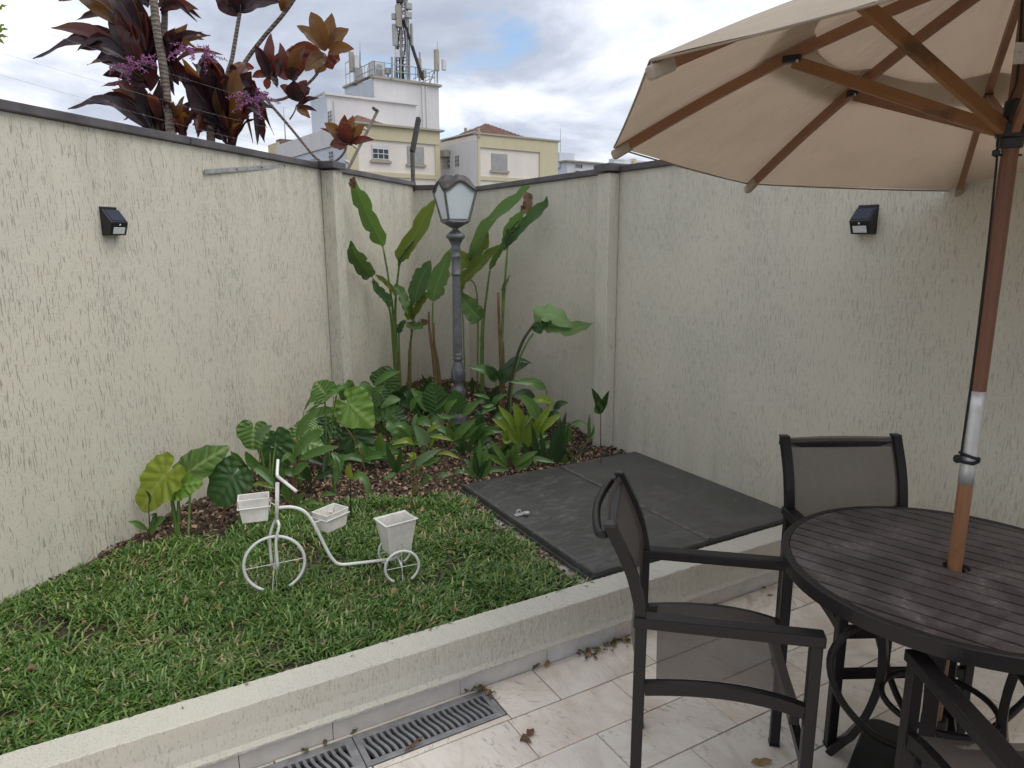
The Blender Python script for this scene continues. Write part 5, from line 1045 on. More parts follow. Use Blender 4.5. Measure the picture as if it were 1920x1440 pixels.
# ================================================================== CORDYLINES BEHIND THE LEFT WALL
def cord_leaf(t, B, T, w, m, D, up=0.3, sag=0.12, right=0.0, fold=0.35):
    L = (T-B).length; mid = B.lerp(T, 0.5)+ZV*sag*L+TOCAM*random.uniform(-0.05, 0.12)*L
    if D < 5 and L > 0.12 and m != 'lance_yel':
        T2 = T+RT*random.uniform(-0.12, 0.12)*L*1.3+UP*random.uniform(-0.16, 0.12)*L*1.3+FH*random.uniform(0.02, 0.14); B2 = B+RT*random.uniform(-0.05, 0.05)+UP*random.uniform(-0.06, 0.02)+FH*random.uniform(0.0, 0.08)
        obj('leaf', leaf_mesh([B2, B2.lerp(T2, 0.5)+ZV*(sag+random.uniform(0, 0.12))*L, T2-ZV*0.10*L], w*random.uniform(0.5, 0.85), facing(random.uniform(-0.4, 0.6), random.uniform(-0.8, 0.8)), n=12, m=2, fold=random.uniform(0.3, 0.8), rip=0.006, ripn=3, prof='lance', seed=nseed()), M['cordy_dark' if random.random() < 0.8 else 'cordy_red'], t, smooth=True)
        T3 = T+RT*random.uniform(-0.2, 0.2)*L*1.2+UP*random.uniform(-0.2, 0.2)*L*1.2-FH*random.uniform(0.0, 0.1)
        obj('leaf', leaf_mesh([B, B.lerp(T3, 0.5)+ZV*(sag+random.uniform(0, 0.15))*L, T3-ZV*0.16*L], w*random.uniform(0.35, 0.6), facing(random.uniform(-0.4, 0.6), random.uniform(-0.8, 0.8)), n=12, m=2, fold=random.uniform(0.3, 0.8), rip=0.006, ripn=3, prof='lance', seed=nseed()), M[random.choice(['cordy_dark', 'cordy_dark', 'cordy_red', 'cordy_or'])], t, smooth=True)
        w *= 0.66
    return obj('leaf', leaf_mesh([B, mid, T], w, facing(up, right), n=12, m=2, fold=fold, rip=0.004, ripn=3, prof='lance', seed=nseed()), M[m], t, smooth=True)
def rosette(t, cx, cy, D, n, l0, l1, w0, w1, mats, a0=0, a1=360, depth=0.10, seed=1):
    rs = random.Random(seed); sc = D/FPX; B = at_d(cx, cy, D)
    for i in range(n):
        a = math.radians(a0+(a1-a0)*(i+rs.uniform(0.1, 0.9))/n); L = rs.uniform(l0, l1)*sc; dp = rs.uniform(-depth, depth)/max(sc, 1e-6)*sc
        T = B+RT*math.cos(a)*L+UP*math.sin(a)*L+FH*dp; N = (TOCAM*rs.uniform(0.2, 1)+ZV*rs.uniform(-0.3, 0.9)+RT*rs.uniform(-0.6, 0.6)).normalized()
        mid = B.lerp(T, 0.5)+ZV*rs.uniform(0.06, 0.2)*L+TOCAM*rs.uniform(-0.2, 0.2)*L; end = T-ZV*rs.uniform(0.0, 0.2)*L
        obj('leaf', leaf_mesh([B+(T-B)*0.05, mid, end], rs.uniform(w0, w1)*sc, N, n=12, m=2, fold=rs.uniform(0.2, 0.55), rip=0.005, ripn=2, prof='lance', seed=nseed()), M[rs.choice(mats)], t, smooth=True)
def panicle(t, cx, cy, D, n, l, seed=1):
    rs = random.Random(seed); sc = D/FPX; B = at_d(cx, cy, D); mb = MB()
    for i in range(n):
        a = rs.uniform(0, 2*PI); L = rs.uniform(0.5, 1.0)*l*sc; T = B+RT*math.cos(a)*L+UP*math.sin(a)*L*0.6+TOCAM*rs.uniform(-0.3, 0.6)*L-ZV*0.1*L
        P = bez([B, B.lerp(T, 0.5)+ZV*0.12*L, T], 8); mb.tube(P, 0.0016, 4)
        for k in range(26):
            q = P[min(8, int(k/26*8)+1)].lerp(P[max(0, int(k/26*8))], rs.random()); v = Vector((rs.gauss(0, 1), rs.gauss(0, 1), rs.gauss(0, 1))).normalized(); mb.tube([q, q+v*0.013, q+v*0.017], [0.0012, 0.0030, 0.0010], 4)
    obj('flower_panicle', mb, M['flower'], t)
def back_base(x, D): p = at_d(x, 700, D); return Vector((p.x, p.y, -0.2))
DK, RD, OR = 'cordy_dark', 'cordy_red', 'cordy_or'
b = back_base(318, 4.45); c1_ = thing('cordyline', 'tall purple-leaved cordyline with a ringed trunk behind the left wall', 'cordyline', b, 'cordylines behind the left wall')
stem(c1_, [b, at_d(322, 300, 4.45), at_d(314, 200, 4.45), at_d(305, 120, 4.45), at_d(292, 40, 4.45), at_d(284, -60, 4.45), at_d(282, -140, 4.45)], 0.030, 0.020, M['bark'], 'trunk', 30)
b2_ = back_base(312, 4.6); stem(c1_, [b2_, at_d(312, 250, 4.6), at_d(307, 120, 4.6), at_d(309, 0, 4.6), at_d(305, -120, 4.6)], 0.024, 0.016, M['bark'], 'trunk', 24)
D1 = 4.55
for (bx, by), (tx, ty), w, m, sag in (((255, 110), (95, 52), 40, RD, 0.10), ((258, 120), (150, 92), 52, DK, 0.16), ((262, 60), (142, -10), 62, OR, 0.05), ((270, 70), (200, -40), 60, DK, 0.05), ((262, 100), (205, 20), 66, DK, 0.0), ((250, 100), (225, 60), 50, RD, 0.1), ((275, 95), (262, 10), 60, DK, 0.0), ((268, 120), (300, 30), 56, DK, 0.0), ((300, 110), (352, 45), 42, OR, 0.0), ((300, 110), (380, 60), 26, DK, 0.1), ((300, 115), (395, 66), 18, OR, 0.12), ((262, 130), (245, 40), 50, RD, 0.0), ((300, 120), (330, 60), 50, DK, 0.0), ((270, 150), (180, 110), 40, DK, 0.1), ((290, 100), (262, 150), 54, DK, 0.1), ((310, 100), (335, 160), 56, DK, 0.1), ((300, 20), (372, 18), 30, RD, 0.15), ((300, 10), (355, -30), 40, DK, 0.1), ((280, 10), (230, -50), 50, DK, 0.0)):
    cord_leaf(c1_, at_d(bx, by, D1), at_d(tx, ty, D1-random.uniform(-0.1, 0.15)), w*D1/FPX, m, D1, up=random.uniform(-0.1, 0.5), sag=sag, right=random.uniform(-0.4, 0.4))
for (bx, by), (tx, ty), w, m, sag in (((288, 245), (160, 195), 36, DK, 0.20), ((290, 225), (222, 158), 52, DK, 0.10), ((285, 215), (210, 168), 34, OR, 0.15), ((285, 250), (258, 160), 50, DK, 0.0), ((300, 250), (275, 175), 54, DK, 0.0), ((290, 245), (232, 200), 40, DK, 0.1), ((330, 250), (345, 180), 34, OR, 0.0), ((335, 250), (365, 205), 30, RD, 0.1), ((328, 240), (325, 190), 30, OR, 0.05), ((345, 255), (318, 215), 28, RD, 0.1), ((300, 230), (300, 150), 44, DK, 0.0)):
    cord_leaf(c1_, at_d(bx, by, 4.5), at_d(tx, ty, 4.5-random.uniform(-0.1, 0.15)), w*4.5/FPX, m, 4.5, up=random.uniform(-0.1, 0.5), sag=sag, right=random.uniform(-0.4, 0.4))
panicle(c1_, 245, 128, 4.35, 9, 52, 3); panicle(c1_, 268, 118, 4.35, 4, 40, 4); panicle(c1_, 355, 92, 4.4, 7, 50, 5)
b = back_base(392, 4.75); c2_ = thing('cordyline', 'broad dark cordyline with hanging leaves right of the ringed trunk', 'cordyline', b, 'cordylines behind the left wall')
D2 = 4.75; stem(c2_, [b, at_d(395, 260, D2), at_d(405, 215, D2), at_d(412, 165, D2)], 0.03, 0.022, M['bark'], 'trunk', 14)
for (bx, by), (tx, ty), w, m, sag in (((418, 235), (345, 135), 78, DK, 0.0), ((420, 235), (385, 110), 74, DK, 0.05), ((425, 235), (445, 130), 82, OR, 0.0), ((415, 240), (400, 140), 80, DK, 0.0), ((425, 240), (455, 150), 72, DK, 0.0), ((420, 235), (372, 150), 70, DK, 0.05), ((430, 232), (482, 165), 44, RD, 0.1), ((410, 215), (350, 200), 44, DK, 0.15), ((425, 225), (340, 108), 46, OR, 0.0), ((430, 240), (500, 205), 30, RD, 0.2), ((418, 245), (360, 235), 30, DK, 0.2), ((432, 262), (418, 205), 18, RD, 0.0), ((430, 265), (455, 215), 20, RD, 0.0), ((425, 268), (400, 220), 20, DK, 0.0), ((428, 268), (470, 215), 14, RD, 0.1), ((420, 150), (370, 120), 52, DK, 0.15), ((430, 150), (462, 118), 30, OR, 0.1), ((385, 190), (372, 258), 30, RD, 0.0), ((428, 150), (500, 240), 26, DK, 0.3), ((486, 190), (492, 252), 34, RD, 0.0)):
    cord_leaf(c2_, at_d(bx, by, D2), at_d(tx, ty, D2-random.uniform(-0.1, 0.15)), w*D2/FPX, m, D2, up=random.uniform(-0.1, 0.5), sag=sag, right=random.uniform(-0.4, 0.4))
for k in range(6): stem(c2_, [at_d(425+k*3, 275, D2), at_d(422+k*5, 245, D2), at_d(414+k*9, 215, D2)], 0.006, 0.004, M['cordy_red'], 'petiole', 5)
panicle(c2_, 478, 190, 4.6, 11, 52, 6); panicle(c2_, 380, 108, 4.6, 6, 44, 8)
b = back_base(520, 5.6); c3_ = thing('cordyline', 'slender cordyline with amber leaf rosettes on thin branches left of the buildings', 'cordyline', b, 'cordylines behind the left wall')
D3 = 5.6
stem(c3_, [b, at_d(440, 300, D3), at_d(425, 160, D3), at_d(435, 110, D3), at_d(446, 45, D3), at_d(452, 10, D3)], 0.020, 0.013, M['bark'], 'trunk', 20)
stem(c3_, [at_d(430, 200, D3), at_d(452, 130, D3), at_d(490, 75, D3), at_d(530, 28, D3), at_d(556, -10, D3), at_d(580, -60, D3)], 0.017, 0.014, M['bark'], 'branch', 16)
stem(c3_, [at_d(470, 180, D3), at_d(520, 188, D3), at_d(560, 170, D3), at_d(592, 142, D3), at_d(604, 115, D3), at_d(610, 102, D3)], 0.012, 0.009, M['bark'], 'branch', 16)
stem(c3_, [at_d(495, 182, D3), at_d(535, 228, D3), at_d(568, 268, D3), at_d(590, 294, D3), at_d(612, 307, D3), at_d(632, 300, D3), at_d(645, 286, D3), at_d(650, 272, D3)], 0.011, 0.008, M['bark'], 'branch', 22)
stem(c3_, [at_d(543, 224, D3), at_d(552, 210, D3), at_d(556, 196, D3)], 0.006, 0.004, M['stem_b'], 'branch', 5)
for lst in ([((446, 30), (400, -22), 40, DK), ((448, 25), (430, -40), 40, DK), ((450, 25), (480, -30), 40, DK), ((450, 22), (525, 4), 30, DK), ((452, 20), (500, -15), 34, DK), ((446, 24), (432, -4), 22, DK), ((526, 20), (548, -8), 20, OR), ((540, 22), (522, -12), 18, OR)],
            [((611, 95), (583, 22), 30, OR), ((613, 92), (622, 24), 30, OR), ((616, 92), (654, 54), 24, OR), ((610, 96), (556, 48), 22, OR), ((616, 100), (664, 92), 22, OR), ((612, 104), (572, 134), 30, OR), ((610, 104), (592, 138), 26, OR), ((614, 104), (638, 112), 30, RD), ((613, 106), (624, 130), 24, RD), ((606, 104), (540, 96), 26, RD)],
            [((508, 145), (508, 62), 22, RD), ((505, 150), (500, 92), 26, OR), ((508, 150), (530, 95), 30, RD), ((508, 148), (478, 84), 20, DK), ((506, 148), (532, 118), 26, RD), ((504, 146), (500, 168), 14, RD), ((512, 140), (520, 165), 12, DK), ((502, 140), (472, 145), 14, RD), ((545, 150), (548, 85), 30, RD), ((545, 150), (572, 84), 24, OR), ((546, 148), (580, 100), 30, RD), ((545, 145), (525, 80), 20, RD), ((544, 146), (560, 130), 24, DK), ((540, 150), (520, 110), 28, RD)],
            [((556, 190), (552, 150), 36, DK), ((556, 190), (575, 150), 32, RD), ((556, 188), (582, 165), 26, DK), ((558, 188), (525, 160), 16, RD), ((556, 200), (598, 184), 11, DK), ((558, 202), (594, 208), 9, DK), ((556, 202), (582, 222), 15, OR)],
            [((650, 272), (646, 215), 26, RD), ((652, 272), (662, 216), 26, OR), ((650, 272), (608, 230), 22, OR), ((654, 272), (684, 234), 20, OR), ((650, 274), (618, 272), 22, RD), ((655, 272), (702, 262), 14, RD), ((650, 272), (630, 238), 20, RD), ((650, 270), (600, 240), 8, RD)]):
    for (bx, by), (tx, ty), w, m in lst:
        cord_leaf(c3_, at_d(bx, by, D3), at_d(tx, ty, D3-random.uniform(-0.06, 0.1)), w*D3/FPX, m, D3, up=random.uniform(-0.2, 0.3), sag=0.10 if abs(tx-bx) > 25 else 0.0, right=random.uniform(-0.3, 0.3), fold=0.3)
b = back_base(2, 4.2); c4_ = thing('shrub_branch', 'small yellow-green leafy twig at the left edge above the wall', 'shrub', b, None)
stem(c4_, [b, at_d(-40, 150, 4.2), at_d(-15, 70, 4.2), at_d(10, 52, 4.2)], 0.008, 0.002, M['stem_b'], 'stem', 10)
for a in ((-8, 70, 18, 54), (-6, 72, 16, 70), (-6, 74, 8, 82), (-4, 66, 10, 44), (-2, 22, 14, 10)): cord_leaf(c4_, at_d(a[0], a[1], 4.2), at_d(a[2], a[3], 4.2), 7*4.2/FPX, 'lance_yel', 4.2)

# ================================================================== WALL-TOP HARDWARE
def leftw(x, y, off): return on_plane(x, y, WP+WN*off, WN)
ba, bb = leftw(384, 322, 0.012), leftw(640, 303, -0.02); bb = ba.lerp(bb, 0.80)
br = thing('wall_bracket', 'flat grey steel bar fixed across the top of the left wall', 'bracket', ba)
obj('bar', MB().bar(ba, bb, 0.006, 0.024), M['galv'], br, bevel=0.001)
for q in (0.22, 0.42, 0.62, 0.80): obj('bolt', MB().tube([ba.lerp(bb, q)+WN*0.002, ba.lerp(bb, q)+WN*0.007], 0.004, 8), M['rust_black'], br)
ra = WP+WD*2.50+WN*0.012; ra.z = 1.98; q0 = on_plane(650, 322, WP+WN*0.012, WN); q1 = on_plane(708, 208, WP+WN*0.012, WN)
fp = thing('fence_rod', 'leaning thin grey rod with insulators above the left pilaster', 'fence rod', q0)
obj('rod', MB().tube([q0, q1], 0.011, 8), M['rust_grey'], fp); obj('tip', MB().tube([q1, on_plane(700, 203, WP+WN*0.012, WN)], 0.013, 8), M['rust_grey'], fp)
rods = []
for q in (0.12, 0.36, 0.66): p = q0.lerp(q1, q); obj('insulator', MB().lathe(p-Vector((0, 0, 0)), [(0.001, -0.0)], 4) if False else MB().tube([p, p-RT*0.028+ZV*0.017, p-RT*0.042+ZV*0.026], [0.008, 0.012, 0.008], 8), M['insul'], fp); rods.append(p-RT*0.045+ZV*0.027)
s0, s1, s2 = (on_plane(x, y, C1-WD*0.10, -WN) for x, y in ((775, 350), (773, 285), (785, 222)))
dp_ = thing('fence_post', 'dark cranked steel post standing on the wall near the corner', 'fence post', s0)
obj('post', MB().sweep([s0-ZV*0.04, s1], 0.030, 0.030, up=WN), M['rust_grey'], dp_); obj('cranked_arm', MB().sweep([s1, s2], 0.044, 0.034, up=WN), M['rust_black'], dp_)
for i, (ya, p) in enumerate(((32, rods[2]), (100, rods[1]), (142, rods[0]))):
    a = on_plane(-60, ya-18, WP+WN*0.012, WN); mid = a.lerp(p, 0.5)-ZV*0.03
    w_ = thing('fence_wire', ('top', 'middle', 'lowest')[i]+' thin security wire running along the left wall', 'wire', a, 'security wires on the left wall')
    obj('wire', MB().tube(bez([a, mid, p], 16), 0.00045, 5), M['galv'], w_)
    e = s0.lerp(s2, 0.3+0.3*i); obj('wire_end', MB().tube(bez([p, p.lerp(e, 0.5)-ZV*0.02, e], 10), 0.00045, 5), M['galv'], w_)

# ================================================================== BUILDINGS
def azv(d): a = math.radians(d); return Vector((math.sin(a), math.cos(a), 0))
E1, E2 = azv(84), azv(-6)
def plaster(name, col, namp=0.08):
    t = NT(name); c = t.co(); a = t.ramp(t.noise(t.map(c, (1, 1, 0.15)), 1.6, 5, 0.6), [(0.3, 0.0), (0.75, 1.0)]); b_ = t.ramp(t.noise(c, 0.5, 4, 0.6), [(0.35, 0.0), (0.75, 1.0)])
    k = t.mix(t.math('MULTIPLY', a, 0.5), col, tuple(x*0.78 for x in col)); k = t.mix(t.math('MULTIPLY', b_, 0.4), k, tuple(x*0.86 for x in col)); return t.fin(k, 0.9)
M['b_cream'] = plaster('building_cream', (0.80, 0.74, 0.67)); M['b_yel'] = plaster('building_ochre_trim', (0.62, 0.56, 0.38)); M['b_white'] = plaster('building_grey_white', (0.70, 0.69, 0.685)); M['b_blue'] = plaster('building_pale_blue_wall', (0.62, 0.67, 0.74)); M['b_far'] = plaster('far_white_plaster', (0.68, 0.69, 0.71)); M['b_fary'] = plaster('far_yellow_plaster', (0.66, 0.56, 0.36)); M['b_brown'] = plaster('far_brown_band', (0.20, 0.13, 0.11))  # side-wall blue is the shade of left-facing sides, put into the colour
M['roof'] = simple('clay_roof_tile', (0.17, 0.088, 0.066), 0.85, 0, 3, 0.35); M['b_glass'] = simple('dark_window_glass', (0.025, 0.03, 0.035), 0.08); M['b_shut'] = simple('closed_roller_shutter', (0.42, 0.42, 0.42), 0.7, 0, 4, 0.1); M['b_frame'] = simple('white_window_frame', (0.62, 0.62, 0.62), 0.5); M['b_sill'] = simple('window_sill_stone', (0.38, 0.35, 0.29), 0.8); M['b_bluegl'] = simple('pale_blue_glass', (0.30, 0.42, 0.52), 0.15)
def face_pt(x, y, q, n): return on_plane(x, y, q, n)
class Blk:
    """box building volume: near vertical corner at photo x=xc at distance D; front face runs along E1, side face along E2"""
    def __init__(s, xc, D, y_top, x_right, x_left, z0=-0.2):
        s.o = at_d(xc, 449, D); s.o.z = 0; s.top = at_d(xc, y_top, D).z; s.z0 = z0
        def ext(dirv, xt):
            lo, hi = 0.0, 80.0
            for _ in range(60):
                m = (lo+hi)/2; p = s.o+dirv*m; d = p-CAM; px = 960+FPX*d.dot(RT)/d.dot(FW)
                if (px < xt) == (dirv is E1): lo = m
                else: hi = m
            return lo
        s.w = ext(E1, x_right); s.d = ext(E2, x_left) if x_left is not None else 10
    def vol(s): return MB().box((0, 0, s.z0), (s.w, s.d, s.top), (E1, E2, ZV), s.o)
    def fr(s, x, y): p = on_plane(x, y, s.o, E2); return (p-s.o).dot(E1), p.z          # photo -> (along front, height)
    def sd(s, x, y): p = on_plane(x, y, s.o, E1); return (p-s.o).dot(E2), p.z
    def fbox(s, mb, a0, a1, z0, z1, out0, out1): return mb.box((a0, -out1, z0), (a1, -out0, z1), (E1, E2, ZV), s.o)
    def sbox(s, mb, a0, a1, z0, z1, out0, out1): return mb.box((-out1, a0, z0), (-out0, a1, z1), (E1, E2, ZV), s.o)
def f_window(blk, par, x0, y0, x1, y1, kind, side=False):
    g = blk.sd if side else blk.fr; bx = blk.sbox if side else blk.fbox
    a0, z1 = g(x0, y0); a1, z0 = g(x1, y1); a0, a1 = min(a0, a1), max(a0, a1); z0, z1 = min(z0, z1), max(z0, z1)
    w = obj('window', bx(MB(), a0-0.06, a1+0.06, z0-0.05, z1+0.06, 0.0, 0.012), M['b_frame' if kind != 'shut' else 'b_sill'], par)
    obj('pane' if kind != 'shut' else 'shutter', bx(MB(), a0, a1, z0, z1, 0.012, 0.02), M['b_glass' if kind != 'shut' else 'b_shut'], w)
    fm = MB(); wd = a1-a0; h = z1-z0
    if kind == 'grid':
        bx(fm, a0, a1, z1-h*0.22, z1, 0.02, 0.05)
        for q in (0.0, 0.33, 0.66, 0.97): bx(fm, a0+wd*q, a0+wd*q+0.045, z0, z1-h*0.22, 0.02, 0.045)
        for q in (0.0, 0.38, 0.74): bx(fm, a0, a1, z0+h*q, z0+h*q+0.045, 0.0455, 0.06)
    elif kind == 'shut':
        for q in np.arange(0.04, 0.98, 0.075): bx(fm, a0, a1, z0+h*q, z0+h*q+0.03, 0.02, 0.035)
    else:
        for q in (0.0, 0.48, 0.95): bx(fm, a0+wd*q, a0+wd*q+0.05, z0, z1, 0.02, 0.045)
        for q in (0.3, 0.65): bx(fm, a0, a1, z0+h*q, z0+h*q+0.04, 0.0455, 0.06)
    obj('frame' if kind != 'shut' else 'slats', fm, M['b_frame' if kind != 'shut' else 'b_shut'], w)
    if not side: obj('sill', bx(MB(), a0-0.14, a1+0.14, z0-0.20, z0-0.055, 0.0, 0.13), M['b_sill'], w)
def hip(blk, par, a0, a1, d0, d1, h, ridge=0.5, over=0.15, nr=26):
    """hipped clay roof with raised tile courses"""
    z = blk.top+0.02; rf = thing if False else None
    A = [blk.o+E1*a+E2*d+ZV*z for a, d in ((a0, d0), (a1, d0), (a1, d1), (a0, d1))]; r0 = blk.o+E1*(a0+(a1-a0)*(0.5-ridge*0.2))+E2*((d0+d1)/2)+ZV*(z+h); r1 = blk.o+E1*(a0+(a1-a0)*(0.5+ridge*0.2))+E2*((d0+d1)/2)+ZV*(z+h)
    ro = obj('roof', MB().add(A+[r0, r1], [(0, 1, 5, 4), (1, 2, 5), (2, 3, 4, 5), (3, 0, 4), (3, 2, 1, 0)]), M['roof'], par)
    mb = MB()
    for i in range(nr):
        q = (i+0.5)/nr; lo = A[0].lerp(A[1], q)
        if q < 0.5-ridge*0.2: t = q/(0.5-ridge*0.2); hi = A[0].lerp(r0, t)
        elif q > 0.5+ridge*0.2: t = (1-q)/(0.5-ridge*0.2); hi = A[1].lerp(r1, t)
        else: hi = r0.lerp(r1, (q-(0.5-ridge*0.2))/(ridge*0.4))
        if (hi-lo).length > 0.2: mb.tube([lo+ZV*0.03, hi+ZV*0.03], 0.085, 6)
    for i in range(nr//2):
        q = (i+0.5)/(nr//2); lo = A[3].lerp(A[0], q); hi = A[3].lerp(r0, q*2) if q < 0.5 else A[0].lerp(r0, (1-q)*2)
        if (hi-lo).length > 0.2: mb.tube([lo+ZV*0.03, hi+ZV*0.03], 0.085, 6)
    tc = obj('tile_courses', mb, M['roof'], ro); tc['kind'] = 'stuff'
# --- apartment block with the roof tower
A_ = Blk(657, 44, 231, 829, 535)
ap = thing('apartment_block', 'cream apartment block with red tiled roof and antenna tower beyond the left wall', 'building', A_.o)
obj('wall', A_.vol(), M['b_cream'], ap)
obj('side_wall', A_.sbox(MB(), 0.02, A_.d, A_.z0, A_.top-1.15, 0.0, 0.02), M['b_blue'], ap)  # thin sheet tinted with the bluish shade of this face
zc1 = A_.fr(657, 258)[1]
obj('cornice', A_.fbox(MB(), 0, A_.w, zc1, A_.top+0.02, 0.0, 0.10), M['b_yel'], ap)
obj('cornice', A_.sbox(MB(), -0.1, A_.d, A_.top-1.1, A_.top+0.01, 0.021, 0.12), M['b_white'], ap)
obj('roof_edge', A_.fbox(MB(), -0.2, A_.w+0.25, A_.top+0.022, A_.top+0.14, -0.2, 0.28), M['b_sill'], ap)
obj('corner_strip', A_.fbox(MB(), 0, 0.75, A_.z0, zc1-0.002, 0.0, 0.07), M['b_yel'], ap); obj('corner_strip', A_.fbox(MB(), A_.w-0.35, A_.w, A_.z0, zc1-0.002, 0.0, 0.07), M['b_yel'], ap)
zb1 = A_.fr(745, 333)[1]; obj('string_course', A_.fbox(MB(), 0.752, A_.w-0.352, zb1, zb1+0.28, 0.0, 0.08), M['b_yel'], ap)
f_window(A_, ap, 697, 272, 729, 300, 'grid'); f_window(A_, ap, 764, 275, 794, 307, 'shut')
f_window(A_, ap, 626, 283, 618, 306, 'plain', True); f_window(A_, ap, 596, 296, 580, 308, 'plain', True)
hip(A_, ap, 0.9, A_.w-2.6, 0.7, 6.0, 1.0, 0.1)
B_ = Blk(627, 50, 178, 788, 600); obj('upper_wall', B_.vol(), M['b_white'], ap); obj('side_wall', B_.sbox(MB(), 0.02, B_.d, A_.top-1, B_.top-0.02, 0.0, 0.02), M['b_blue'], ap)
obj('roof_edge', B_.fbox(MB(), -0.15, B_.w+0.15, B_.top+0.002, B_.top+0.14, -0.2, 0.16), M['b_white'], ap); obj('roof_edge', B_.sbox(MB(), -0.15, B_.d+0.1, B_.top+0.145, B_.top+0.2, -0.2, 0.16), M['b_white'], ap)
f_window(B_, ap, 623, 207, 616, 230, 'plain', True); hip(B_, ap, 0.9, B_.w*0.72, 0.8, 4.5, 0.62, 0.3, nr=22)
obj('downpipe', B_.fbox(MB(), 0.45, 0.55, A_.top, B_.top-0.3, 0.0, 0.09), M['b_white'], ap)
Cb = Blk(713, 54, 146, 830, 692); Cb.d = max(Cb.d, 4.0); obj('tower_wall', Cb.vol(), M['b_white'], ap); obj('side_wall', Cb.sbox(MB(), 0.02, Cb.d, B_.top-1, Cb.top-0.02, 0.0, 0.02), M['b_blue'], ap)
obj('parapet', Cb.fbox(MB(), -0.15, Cb.w+0.2, Cb.top+0.002, Cb.top+0.16, -0.25, 0.18), M['b_sill'], ap); obj('parapet', Cb.sbox(MB(), -0.2, Cb.d+0.1, Cb.top+0.165, Cb.top+0.2, -0.25, 0.18), M['b_sill'], ap)
cx_ = Cb.w*0.72; obj('downpipe', Cb.fbox(MB(), cx_, cx_+0.16, A_.top, Cb.top-0.1, 0.0, 0.1).box((cx_+0.35, -0.08, A_.top), (cx_+0.45, 0, Cb.top-0.1), (E1, E2, ZV), Cb.o), M['b_white'], ap)
Db = Blk(684, 57, 155, 697, 662); obj('stair_block', Db.vol(), M['b_white'], ap); obj('side_wall', Db.sbox(MB(), 0.02, Db.d, B_.top-1, Db.top-0.02, 0.0, 0.02), M['b_blue'], ap); obj('parapet', Db.sbox(MB(), -0.1, Db.d+0.1, Db.top, Db.top+0.15, -0.3, 0.15), M['b_sill'], ap)
def rail(blk, pts, h=1.0, name='railing'):
    mb = MB()
    for a, b_ in zip(pts, pts[1:]):
        for z in (0.5*h, h): mb.tube([a+ZV*z, b_+ZV*z], 0.030, 5)
        n = max(1, int((b_-a).length/0.75))
        for i in range(n+1): p = a.lerp(b_, i/n); mb.tube([p, p+ZV*h], 0.026, 5)
    return obj(name, mb, M['galv'], ap)
tz = ZV*(Cb.top+0.2); cp = lambda a, d: Cb.o+E1*a+E2*d+tz
rail(Cb, [cp(0.2, 3.6), cp(0.2, 0.2), cp(Cb.w-0.2, 0.2), cp(Cb.w-0.2, 3.6)])
dz = ZV*(Db.top+0.15); rail(Db, [Db.o+E1*0.1+E2*0.1+dz, Db.o+E1*0.1+E2*max(Db.d-0.1, 0.5)+dz], 1.7)
ld = MB()
for q in (0.0, 0.5, 1.0): p = Db.o+E1*(0.3+q)-E2*0.15; ld.tube([p+ZV*(Db.top-2.8), p+ZV*(Db.top+1.2)], 0.03, 5)
for k in range(6): ld.tube([Db.o+E1*0.3-E2*0.15+ZV*(Db.top-2.6+0.6*k), Db.o+E1*1.3-E2*0.15+ZV*(Db.top-2.6+0.6*k)], 0.022, 5)
obj('ladder', ld, M['galv'], ap)
# --- antennas on the roof
DT = 56.0
def ap_pt(x, y, D=DT): return at_d(x, y, D)
def pbox(par, name, x0, y0, x1, y1, D, m, dep=0.25):
    c = ap_pt((x0+x1)/2, y1, D); w = (x1-x0)*D/FPX; h = (y1-y0)*D/FPX
    return obj(name, MB().box((-w/2, -dep/2, 0), (w/2, dep/2, h), (E1, E2, ZV), c), m, par, bevel=0.03)
mast_b = ap_pt(755, 152); mt = thing('antenna_mast', 'tall lattice mobile phone mast with panels on the tower roof', 'antenna mast', mast_b)
mm = MB(); apx = ap_pt(752, -60)
for x in (741, 752, 765):
    mm.tube([ap_pt(x, 152), ap_pt(752+(x-752)*0.45, -60)], 0.10, 6)
for k in range(16):
    y = 140-12.4*k; f = 1-0.55*(k/16); mm.tube([ap_pt(752-11*f, y), ap_pt(752+13*f, y-9)], 0.045, 5); mm.tube([ap_pt(752+13*f, y), ap_pt(752-11*f, y-9)], 0.045, 5)
obj('lattice', mm, M['galv'], mt)
obj('stay', MB().tube([ap_pt(793, 150), ap_pt(757, 38)], 0.12, 6), M['rust_black'], mt)
obj('side_pole', MB().tube([ap_pt(768, 150), ap_pt(767, 60), ap_pt(762, -20)], 0.06, 6).tube([ap_pt(762, 18), ap_pt(755, 20)], 0.04, 5).tube([ap_pt(762, 35), ap_pt(755, 37)], 0.04, 5), M['galv'], mt)
cb_ = MB()
for k, x in enumerate((746, 749, 752, 755, 758)): cb_.tube(bez([ap_pt(x, 152), ap_pt(x+random.uniform(-4, 4), 120), ap_pt(x+random.uniform(-3, 3), 80), ap_pt(751+k, 40)], 12), 0.05, 5)
obj('cables', cb_, M['cord'], mt)
for r_, m_, n_ in (((743, 16, 753, 51), M['b_sill'], 'panel_antenna'), ((737, 51, 745, 86), M['galv'], 'panel_antenna'), ((771, 50, 774, 86), M['galv'], 'panel_antenna'), ((761, 7, 772, 18), M['galv'], 'radio_box'), ((760, 24, 772, 34), M['galv'], 'radio_box'), ((735, 27, 743, 37), M['galv'], 'radio_box'), ((741, 95, 749, 108), M['b_frame'], 'radio_box'), ((744, -4, 756, 6), M['rust_black'], 'radio_box'), ((742, -45, 750, -10), M['b_sill'], 'panel_antenna')):
    pbox(mt, n_, *r_, DT-0.4, m_)
